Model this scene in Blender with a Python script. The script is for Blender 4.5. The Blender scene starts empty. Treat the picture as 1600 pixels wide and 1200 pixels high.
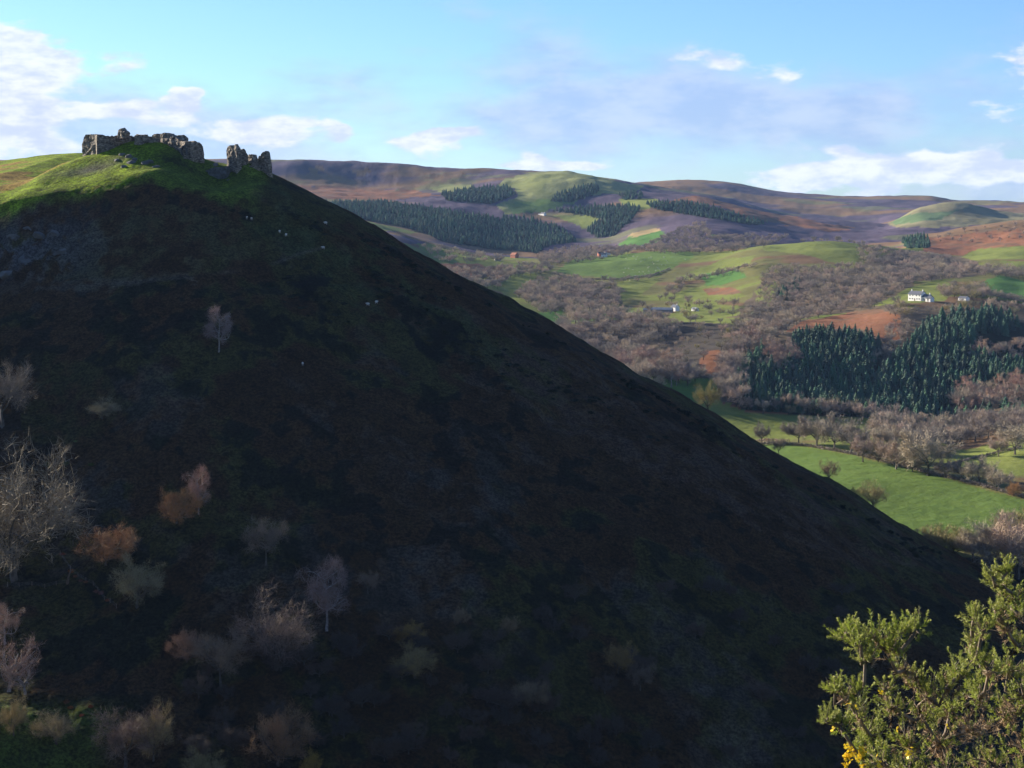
import bpy, math, random
import numpy as np
from mathutils import Vector, Matrix

# ------------------------------------------------------------------ camera, sky, sun, exposure
SC = bpy.context.scene
F = 2600.0                    # focal length in photograph pixels (1600 wide)
HAZE = 1.6e-5
PITCH = math.atan(0.1)
CP, SP = math.cos(PITCH), math.sin(PITCH)
SUN_EL = math.radians(16.0)
SUN_BACK = math.radians(40.0)         # sun stands to the left and a little beyond the hill
SUNDIR = Vector((-math.cos(SUN_EL) * math.cos(SUN_BACK), math.cos(SUN_EL) * math.sin(SUN_BACK), math.sin(SUN_EL)))

cam_data = bpy.data.cameras.new('camera')
cam = bpy.data.objects.new('camera', cam_data)
SC.collection.objects.link(cam)
cam.location = (0, 0, 0)
cam.rotation_euler = (math.radians(90) - PITCH, 0, 0)
cam_data.sensor_width = 36
cam_data.lens = 36 * F / 1600
cam_data.clip_start = 0.1
cam_data.clip_end = 40000
SC.camera = cam

SC.view_settings.view_transform = 'Standard'
SC.view_settings.look = 'None'
SC.view_settings.gamma = 1
SC.view_settings.exposure = 1.75
SC.view_settings.use_curve_mapping = False

world = bpy.data.worlds.new('World'); SC.world = world; world.use_nodes = True
wt = world.node_tree; wt.nodes.clear()

class NB:
    """tiny node builder"""
    def __init__(s, tree): s.t = tree
    def n(s, typ, **kw):
        nd = s.t.nodes.new(typ)
        for k, v in kw.items(): setattr(nd, k, v)
        return nd
    def put(s, sock, v):
        if isinstance(v, bpy.types.NodeSocket): s.t.links.new(v, sock)
        elif v is not None: sock.default_value = v
    def m(s, op, a, b=None, c=None, clamp=False):
        nd = s.n('ShaderNodeMath', operation=op); nd.use_clamp = clamp
        for i, v in enumerate((a, b, c)):
            if v is not None: s.put(nd.inputs[i], v)
        return nd.outputs[0]
    def mix(s, f, a, b, blend='MIX'):
        nd = s.n('ShaderNodeMix', data_type='RGBA', blend_type=blend)
        s.put(nd.inputs['Factor'], f)
        for k, v in ((6, a), (7, b)):
            if not isinstance(v, bpy.types.NodeSocket): v = (v[0], v[1], v[2], 1)
            s.put(nd.inputs[k], v)
        return nd.outputs[2]
    def ramp(s, v, lo, hi):
        nd = s.n('ShaderNodeMapRange', interpolation_type='SMOOTHSTEP')
        s.put(nd.inputs[0], v); nd.inputs[1].default_value = lo; nd.inputs[2].default_value = hi
        return nd.outputs[0]
    def noise(s, vec, scale, detail=6, rough=0.55, lac=2.0, dist=0.0):
        nd = s.n('ShaderNodeTexNoise')
        if vec is not None: s.t.links.new(vec, nd.inputs['Vector'])
        nd.inputs['Scale'].default_value = scale; nd.inputs['Detail'].default_value = detail
        nd.inputs['Roughness'].default_value = rough; nd.inputs['Lacunarity'].default_value = lac
        nd.inputs['Distortion'].default_value = dist
        return nd.outputs['Fac']

B = NB(wt)
sky = B.n('ShaderNodeTexSky', sky_type='NISHITA', sun_disc=False)
sky.sun_elevation = SUN_EL
sky.sun_rotation = math.atan2(SUNDIR.x, SUNDIR.y)
sky.altitude = 300; sky.air_density = 1.0; sky.dust_density = 0.3; sky.ozone_density = 2.0
tc = B.n('ShaderNodeTexCoord').outputs['Generated']
sep = B.n('ShaderNodeSeparateXYZ'); wt.links.new(tc, sep.inputs[0])
DX, DY, DZ = sep.outputs
az = B.m('ARCTAN2', DX, DY)              # 0 straight ahead, + to the right (radians)
el = B.m('ARCSINE', DZ)
comb = B.n('ShaderNodeCombineXYZ')
wt.links.new(az, comb.inputs[0]); wt.links.new(B.m('MULTIPLY', el, 2.6), comb.inputs[1])
cv = comb.outputs[0]
n_soft = B.noise(cv, 5.5, 5, 0.5)
n_puff = B.noise(cv, 13.0, 7, 0.56, dist=0.25)
n_wisp = B.noise(cv, 30.0, 5, 0.6)
lowband = B.m('SUBTRACT', 1.0, B.ramp(el, 0.03, 0.135))     # clouds crowd towards the horizon
def bump(a0, e0, ra, re):
    q = B.m('ADD', B.m('POWER', B.m('DIVIDE', B.m('SUBTRACT', az, a0), ra), 2), B.m('POWER', B.m('DIVIDE', B.m('SUBTRACT', el, e0), re), 2))
    return B.m('EXPONENT', B.m('MULTIPLY', q, -1.0))
_wn = B.n('ShaderNodeTexNoise'); wt.links.new(cv, _wn.inputs['Vector']); _wn.inputs['Scale'].default_value = 17; _wn.inputs['Detail'].default_value = 6
_ws = B.n('ShaderNodeSeparateXYZ'); wt.links.new(_wn.outputs['Color'], _ws.inputs[0])
az = B.m('ADD', az, B.m('MULTIPLY', B.m('SUBTRACT', _ws.outputs[0], .5), .085)); el = B.m('ADD', el, B.m('MULTIPLY', B.m('SUBTRACT', _ws.outputs[1], .5), .032))
def pxb(px, py, rx, ry): return bump((px - 800) / F, (340 - py) / F, rx / F, ry / F)
# thin lilac-grey stratus: over the right half and low down
thin = B.m('ADD', B.m('MULTIPLY', lowband, 0.13), B.m('MULTIPLY', pxb(1300, 150, 560, 80), 0.24))
thin = B.m('ADD', thin, B.m('MULTIPLY', pxb(850, 190, 300, 60), 0.18))
thin = B.m('ADD', thin, B.m('MULTIPLY', pxb(60, 160, 260, 90), 0.25))
f_thin = B.ramp(B.m('ADD', B.m('MULTIPLY', n_soft, 1.5), B.m('ADD', thin, B.m('MULTIPLY', B.m('ADD', n_wisp, n_puff), 0.30))), 1.07, 1.45)
# bright cumulus heads
hd = B.m('MULTIPLY', pxb(0, 150, 130, 110), 0.50)
for (px, py, rx, ry, w) in ((425, 195, 60, 26, .30), (520, 205, 40, 22, .24), (297, 166, 26, 14, .36), (195, 175, 90, 16, .24), (100, 110, 110, 26, .26),
                            (665, 214, 42, 12, .3), (640, 225, 95, 22, .16), (1360, 275, 150, 26, .34), (1250, 285, 90, 16, .2), (1460, 240, 60, 14, .16), (1400, 110, 120, 22, .10), (1530, 268, 90, 18, .26), (1590, 140, 50, 45, .34), (850, 258, 90, 12, .26),
                            (1180, 105, 90, 30, .13)):
    hd = B.m('ADD', hd, B.m('MULTIPLY', pxb(px, py, rx, ry), w * 1.25))
hd = B.m('ADD', hd, B.m('MULTIPLY', lowband, 0.07))
f_head = B.ramp(B.m('ADD', hd, B.m('ADD', B.m('MULTIPLY', n_puff, 0.85), B.m('MULTIPLY', n_wisp, 0.34))), 0.76, 0.89)
SKYS = 0.051
# clear sky, then cloud over it (cloud radiance is in the sky texture's own units)
skyc = B.mix(1.0, sky.outputs[0], (0.56, 0.77, 1.18), 'MULTIPLY')
thinc = B.mix(B.ramp(B.noise(cv, 21.0, 6, .6), .35, .65), (2.5, 3.25, 5.2), (3.7, 4.2, 5.6))
c = B.mix(B.m('MULTIPLY', f_thin, 0.72), skyc, thinc)
headc = B.mix(B.ramp(B.noise(cv, 34.0, 7, .62), .36, .62), (4.0, 4.5, 5.9), (5.9, 6.1, 6.5))
c = B.mix(B.m('MULTIPLY', f_head, 0.9), c, headc)
bg = B.n('ShaderNodeBackground'); wt.links.new(c, bg.inputs[0]); bg.inputs[1].default_value = SKYS
wo = B.n('ShaderNodeOutputWorld'); wt.links.new(bg.outputs[0], wo.inputs[0])

sd = bpy.data.lights.new('sun', 'SUN'); sd.energy = 5.0; sd.angle = math.radians(0.5); sd.color = (1.0, 0.90, 0.76)
sun = bpy.data.objects.new('sun', sd); SC.collection.objects.link(sun)
sun.rotation_euler = SUNDIR.to_track_quat('Z', 'Y').to_euler()

# ------------------------------------------------------------------ helpers
def link(o, parent=None):
    SC.collection.objects.link(o)
    if parent is not None: o.parent = parent
    return o
def tag(o, label=None, cat=None, group=None, kind=None):
    if label: o['label'] = label
    if cat: o['category'] = cat
    if group: o['group'] = group
    if kind: o['kind'] = kind
    return o
def empty(name, loc, rz=0.0, scale=1.0):
    o = bpy.data.objects.new(name, None); link(o)
    o.location = loc; o.rotation_euler = (0, 0, rz); o.scale = (scale,) * 3; o.empty_display_size = 0.5
    return o
def mesh_np(name, verts, faces, mats=(), smooth=False, mat_idx=None):
    """verts (N,3), faces (M,3|4) arrays"""
    verts = np.asarray(verts, dtype=np.float32); faces = np.asarray(faces, dtype=np.int32)
    me = bpy.data.meshes.new(name)
    k = faces.shape[1]; m = len(faces)
    me.vertices.add(len(verts)); me.vertices.foreach_set('co', verts.ravel())
    me.loops.add(m * k); me.loops.foreach_set('vertex_index', faces.ravel())
    me.polygons.add(m); me.polygons.foreach_set('loop_start', np.arange(0, m * k, k, dtype=np.int32))
    try: me.polygons.foreach_set('loop_total', np.full(m, k, dtype=np.int32))
    except Exception: pass
    if mat_idx is not None: me.polygons.foreach_set('material_index', np.asarray(mat_idx, dtype=np.int32))
    me.polygons.foreach_set('use_smooth', np.full(m, smooth, dtype=bool))
    for mt in mats: me.materials.append(mt)
    me.update(calc_edges=True); me.validate()
    return me
def tri_mesh(name, V, Tn, mats, smooth=False): return mesh_np(name, V, Tn, mats, smooth)

def ray(px, py):
    a = (px - 800) / F; b = (600 - py) / F
    return a, CP + b * SP, -SP + b * CP
def at(px, py, D):
    x, y, z = ray(px, py); t = D / y
    return x * t, D, z * t
def project(X, Y, Z):
    dep = Y * CP - Z * SP
    return 800 + F * X / dep, 600 - F * (Y * SP + Z * CP) / dep

def _hash(ix, iy, seed):
    h = (ix.astype(np.int64) * 374761393 + iy.astype(np.int64) * 668265263 + seed * 974634777) & 0xffffffff
    h = ((h ^ (h >> 13)) * 1274126177) & 0xffffffff
    h = (h ^ (h >> 16)) & 0xffffffff
    return h / 4294967295.0
def vnoise(x, y, seed=0):
    x = np.asarray(x, float); y = np.asarray(y, float)
    ix = np.floor(x); iy = np.floor(y); fx = x - ix; fy = y - iy
    ix = ix.astype(np.int64); iy = iy.astype(np.int64)
    u = fx * fx * fx * (fx * (fx * 6 - 15) + 10); v = fy * fy * fy * (fy * (fy * 6 - 15) + 10)
    a = _hash(ix, iy, seed); b = _hash(ix + 1, iy, seed); c_ = _hash(ix, iy + 1, seed); d = _hash(ix + 1, iy + 1, seed)
    return (a + (b - a) * u + (c_ - a) * v + (a - b - c_ + d) * u * v) * 2 - 1
def fbm(x, y, scale, octv=4, seed=0, gain=0.5):
    s = 0; a = 1; f = 1.0 / scale; t = 0
    for i in range(octv):
        ca, sa = math.cos(0.6 * i + .3), math.sin(0.6 * i + .3)
        s = s + a * vnoise((x * ca - y * sa) * f, (x * sa + y * ca) * f, seed + i * 17); t += a; a *= gain; f *= 2.03
    return s / t * 1.5
def sstep(x, a, b):
    t = np.clip((x - a) / (b - a), 0, 1); return t * t * (3 - 2 * t)
def smin(a, b, k):
    h = np.clip(0.5 + 0.5 * (b - a) / k, 0, 1); return b + (a - b) * h - k * h * (1 - h)
def pchip(xk, yk, x):
    xk = np.asarray(xk, float); yk = np.asarray(yk, float)
    h = np.diff(xk); d = np.diff(yk) / h
    m = np.zeros_like(yk)
    for i in range(1, len(xk) - 1):
        if d[i - 1] * d[i] > 0:
            w1 = 2 * h[i] + h[i - 1]; w2 = h[i] + 2 * h[i - 1]
            m[i] = (w1 + w2) / (w1 / d[i - 1] + w2 / d[i])
    x = np.clip(x, xk[0], xk[-1])
    i = np.clip(np.searchsorted(xk, x) - 1, 0, len(xk) - 2)
    t = (x - xk[i]) / h[i]; t2 = t * t; t3 = t2 * t
    return (2 * t3 - 3 * t2 + 1) * yk[i] + (t3 - 2 * t2 + t) * h[i] * m[i] + (-2 * t3 + 3 * t2) * yk[i + 1] + (t3 - t2) * h[i] * m[i + 1]

# ------------------------------------------------------------------ terrain: the valley and the moors beyond
VROWS = [
 (380, [(-400, None, -150), (1900, None, -152)]),
 (620, [(-400, None, -156), (1900, None, -152)]),
 (760, [(-400, None, -150, 900), (1180, None, -150, 890), (1400, None, -151, 790), (1600, None, -152, 745), (1900, None, -154, 720)]),
 (940, [(-400, 697, None, 1100), (1180, 697, None, 1090), (1260, 700, None, 1070), (1340, 713, None, 1020), (1430, 736, None, 960), (1500, 753, None, 920), (1600, 780, None, 860), (1900, 850, None, 790)]),
 (1000, [(-400, 690, None, 1140), (1200, 688, None, 1135), (1350, 703, None, 1065), (1450, 727, None, 1010), (1600, 747, None, 950), (1900, 780, None, 900)]),
 (1200, [(-400, 680, None, 1200), (900, 660, None, 1230), (1060, 628, None, 1240), (1200, 641, None, 1235), (1350, 656, None, 1225), (1500, 690, None, 1130), (1600, 680, None, 1110), (1900, 670, None, 1100)]),
 (1280, [(-400, 640, None, 1290), (900, 620), (1000, 603), (1160, 617), (1350, 645), (1500, 655), (1600, 640), (1900, 640)]),
 (1400, [(-400, 580), (900, 580), (1000, 576), (1160, 562), (1300, 578), (1500, 592), (1600, 585), (1900, 580)]),
 (1560, [(-400, 520), (800, 510), (900, 538), (1000, 542), (1130, 525), (1250, 514), (1320, 514), (1400, 510), (1500, 508), (1600, 518), (1900, 520)]),
 (1700, [(-400, 480), (700, 485), (800, 493), (900, 512), (1000, 508), (1130, 500), (1250, 495), (1320, 490), (1435, 470), (1500, 469), (1600, 482), (1900, 490)]),
 (2000, [(-400, 440), (700, 450), (800, 468), (1000, 480), (1100, 475), (1200, 457), (1300, 450), (1435, 444), (1550, 445), (1600, 452), (1900, 455)]),
 (2350, [(-400, 380), (600, 385), (700, 415), (800, 435), (900, 442), (1000, 437), (1100, 430), (1200, 407), (1300, 407), (1400, 415), (1500, 420), (1600, 417), (1900, 420)]),
 (2700, [(-400, 360), (600, 362), (700, 392), (800, 407), (900, 410), (1000, 404), (1100, 400), (1200, 382), (1290, 376), (1360, 382), (1450, 398), (1500, 402), (1600, 390), (1900, 380)]),
 (3100, [(-400, 340), (550, 350), (650, 372), (750, 396), (850, 402), (950, 396), (1000, 386), (1100, 380), (1200, 388), (1300, 396), (1400, 386), (1450, 368), (1500, 358), (1560, 347), (1600, 341), (1700, 330), (1900, 318)]),
 (3600, [(-400, 320), (500, 325), (600, 338), (700, 352), (800, 376), (900, 380), (950, 376), (1000, 362), (1100, 350), (1180, 362), (1300, 376), (1400, 376), (1500, 374), (1600, 370), (1900, 350)]),
 (4100, [(-400, 300), (450, 305), (600, 315), (700, 322), (800, 332), (850, 338), (900, 338), (950, 330), (1000, 320), (1050, 318), (1150, 330), (1250, 352), (1350, 362), (1450, 352), (1550, 352), (1900, 352)]),
 (4600, [(-400, 285), (450, 287), (600, 298), (700, 297), (800, 288), (850, 277), (900, 275), (950, 284), (1000, 296), (1100, 306), (1200, 330), (1300, 346), (1380, 350), (1440, 324), (1490, 317), (1580, 330), (1900, 345)]),
 (5000, [(-400, 250), (400, 249), (450, 251), (520, 252), (600, 254), (700, 262), (760, 266), (850, 269), (885, 268), (905, 273), (1000, 288), (1100, 304), (1180, 322), (1250, 345), (1350, 352), (1450, 330), (1550, 334), (1900, 340)]),
 (5600, [(-400, 270), (700, 277), (885, 284), (1000, 302), (1100, 308), (1200, 320), (1300, 328), (1400, 326), (1500, 324), (1900, 328)]),
 (6500, [(-400, 280), (800, 289), (950, 289), (1010, 283), (1080, 280), (1130, 283), (1220, 298), (1290, 304), (1350, 307), (1450, 306), (1500, 313), (1560, 313), (1600, 317), (1900, 322)]),
 (8500, [(-400, None, -60), (1900, None, -60)]),
 (10500, [(-400, None, -160), (1900, None, -160)]),
]
_vr = []
for D, pts in VROWS:
    us, zs, ds = [], [], []
    for p in pts:
        Dk = p[3] if len(p) > 3 else D
        if p[1] is None: us.append((p[0] - 800) / F); zs.append(p[2])
        else:
            X, Y, Z = at(p[0], p[1], Dk); us.append(X / Y); zs.append(Z)
        ds.append(Dk)
    _vr.append((us, zs, ds))
def valley_z(X, Y):
    X = np.asarray(X, float); Y = np.asarray(Y, float)
    shp = np.broadcast(X, Y).shape
    X = np.broadcast_to(X, shp).ravel(); Y = np.broadcast_to(Y, shp).ravel()
    # wander the rows a little so that nothing runs as a perfect arc about the camera
    Yw = np.clip(Y * (1 + 0.014 * fbm(X, Y, 700, 2, 5)), 381, 10490); u = X / np.maximum(Y, 50)
    R = np.stack([pchip(us, zs, u) for (us, zs, ds) in _vr])
    Q = np.stack([np.full(u.shape, float(ds[0])) if min(ds) == max(ds) else pchip(us, ds, u) for (us, zs, ds) in _vr])
    h = np.diff(Q, axis=0); d = np.diff(R, axis=0) / h
    m = np.zeros_like(R)
    w1 = 2 * h[1:] + h[:-1]; w2 = h[1:] + 2 * h[:-1]
    ok = d[:-1] * d[1:] > 0
    with np.errstate(divide='ignore', invalid='ignore'):
        mm = (w1 + w2) / (w1 / d[:-1] + w2 / d[1:])
    m[1:-1] = np.where(ok, mm, 0)
    i = np.clip((Q <= Yw[None]).sum(0) - 1, 0, len(_vr) - 2); j = np.arange(len(Yw))
    hh = Q[i + 1, j] - Q[i, j]; t = np.clip((Yw - Q[i, j]) / hh, 0, 1); t2 = t * t; t3 = t2 * t
    z = (2*t3-3*t2+1)*R[i, j] + (t3-2*t2+t)*hh*m[i, j] + (-2*t3+3*t2)*R[i+1, j] + (t3-t2)*hh*m[i+1, j]
    amp = np.interp(Y, [600, 1000, 1500, 2500, 4000, 5000, 6500], [1.2, 1.6, 4, 7, 11, 10, 8])
    z = z + amp * fbm(X, Y, 230, 4, 11) * 0.55 + 0.25 * amp * fbm(X, Y, 60, 3, 23)
    z = z - sstep(Y, 2600, 4000) * 7 * np.maximum(0, fbm(X, Y, 420, 3, 41)) # small cloughs
    return z.reshape(shp)

# ------------------------------------------------------------------ terrain: the castle hill
def hill_z(X, Y, detail=True):
    X = np.asarray(X, float); Y = np.asarray(Y, float)
    yc = np.interp(X, [-900, -400, -300, -230, -140, -120], [740, 745, 748, 738, 702, 700])
    # front edge of the top: position and height
    dx = np.maximum(0, X + 135)
    back = Y > yc
    dyf = np.where(back, np.interp(X, [-196, -180, -100], [.12, .62, 1.15]) * (Y - yc), (yc - Y))
    rho = np.sqrt(dx**2 + dyf**2 + 60)
    top = np.interp(X, [-900, -500, -330, -230, -185, -135, 60, 180], [4, 24, 39, 51, 47, 40.5, 40.5, 38])  # unseen left end of the ridge is shaped to set where its shadow falls
    slope = np.interp(X, [-900, -230, -135, 0, 150], [0.60, 0.60, 0.575, 0.565, 0.56])
    P = top - slope * rho
    # easing out at the foot, steeper just under the brow on the left
    P = P - sstep(-X, -60, 125) * 9.0 * (1 - np.exp(-np.maximum(0, 652 - Y) / 16.0)) * (.45 + .55 * sstep(Y, 380, 520))
    # the sloping top
    yf = np.interp(X, [-900, -330, -250, -225, -200, -169, -141, -114, -100, -80], [625, 622, 620, 622, 628, 642, 654, 652, 650, 648])
    e = np.interp(X, [-900, -330, -250, -225, -200, -185, -169, -155, -141, -125, -114, -100, -80], [-8, -8, 2, 6, 4, 5, 9.5, 13, 15.5, 12, 9.5, 9, 4])
    T = e + (Y - yf) * np.interp(X, [-900, -196, -176, -160, -130, -100], [0.112, 0.112, 0.15, 0.20, 0.22, 0.18])
    cap = np.interp(X, [-900, -400, -310, -285, -215, -190, -165, -130, -116, -104, -92, -70], [-6, 3, 12, 36, 34, 29, 26, 23, 22, 20.5, 15, 4])
    T = smin(T, cap - np.interp(X, [-196, -180], [.35, .10]) * np.maximum(0, Y - np.interp(X, [-196, -180], [900, 735])), 3.0)
    z = smin(P, T, 3.0)
    g = lambda x0, y0, sx, sy, a: a * np.exp(-((X - x0) / sx)**2 - ((Y - y0) / sy)**2)
    z = z + g(-152, 705, 19, 22, 7.5) + g(-172, 706, 12, 18, 4.0) + g(-187, 704, 13, 40, 8.0) + g(-113, 693, 9, 12, 4.5) - g(-148, 508, 38, 62, 5.0) - g(-122, 447, 14, 22, 2.5)          # castle mound, and two dips added lower down to keep the slope shaded
    z = z + g(-120, 681, 9, 15, -5.0)                                        # hollow beside it
    z = z + g(-108, 690, 8, 10, 3.0) + g(-143, 662, 10, 6, 2.0)
    z = z + g(-205, 690, 14, 18, 1.5)
    if detail:
        face = sstep(658 - Y, 0, 40)
        z = z + 2.2 * fbm(X * 1.0 + Y * 0.35, Y * 0.45, 42, 4, 3) * face
        z = z + 1.3 * fbm(X, Y, 14, 4, 9) * (0.22 + 0.78 * face) + (1.8 * fbm(X, Y, 34, 3, 8) + .9 * np.abs(fbm(X, Y, 11, 3, 18))) * sstep(X, -100, -40)
        z = z + (0.10 + 0.25 * face) * fbm(X, Y, 3.2, 3, 19)
        # crags under the brow on the left
        crag = sstep(-X, 140, 175) * np.exp(-((Y - 628 - 6 * vnoise(X / 15, Y / 15, 77)) / 15.0)**2)
        z = z + crag * (2.4 * np.abs(fbm(X * 2.2, Y, 9, 4, 31)) * 1.4 - 1.0)
        crag2 = np.exp(-((X + 138) / 14)**2 - ((Y - 684) / 7.0)**2)
        z = z + crag2 * (2.2 * np.abs(fbm(X * 1.7, Y, 6, 4, 33)) - 0.6)
    # shelf and spur in the bottom left corner
    sh = sstep(-X, 95, 150) * sstep(450 - Y, 0, 55)
    z = z + sh * (450 - np.minimum(Y, 450)) * 0.33
    return z

def inpoly(px, py, poly):
    poly = np.asarray(poly, float)
    res = np.zeros(px.shape, bool)
    x0, y0 = poly.min(0); x1, y1 = poly.max(0)
    idx = np.nonzero((px >= x0) & (px <= x1) & (py >= y0) & (py <= y1))[0]
    if len(idx) == 0: return res
    a = px[idx]; b = py[idx]; r = np.zeros(len(idx), bool)
    n = len(poly)
    for i in range(n):
        xa, ya = poly[i]; xb, yb = poly[(i + 1) % n]
        if ya == yb: continue
        c_ = ((ya > b) != (yb > b)) & (a < (xb - xa) * (b - ya) / (yb - ya) + xa)
        r ^= c_
    res[idx] = r
    return res

def lin(r, g, b): return np.array([r, g, b], float)
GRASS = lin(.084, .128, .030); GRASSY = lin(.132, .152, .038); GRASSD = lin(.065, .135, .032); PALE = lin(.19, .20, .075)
BRACK = lin(.185, .085, .045); BRACK2 = lin(.16, .10, .055); HEATH_HAZE = lin(.072, .054, .072); LITTER = lin(.10, .078, .052); TAN = lin(.24, .18, .085)  # heather tone pushed bluer to paint distance haze on the moors
DARK0 = lin(.02, .018, .012); ROUGH = lin(.115, .110, .040)
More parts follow.
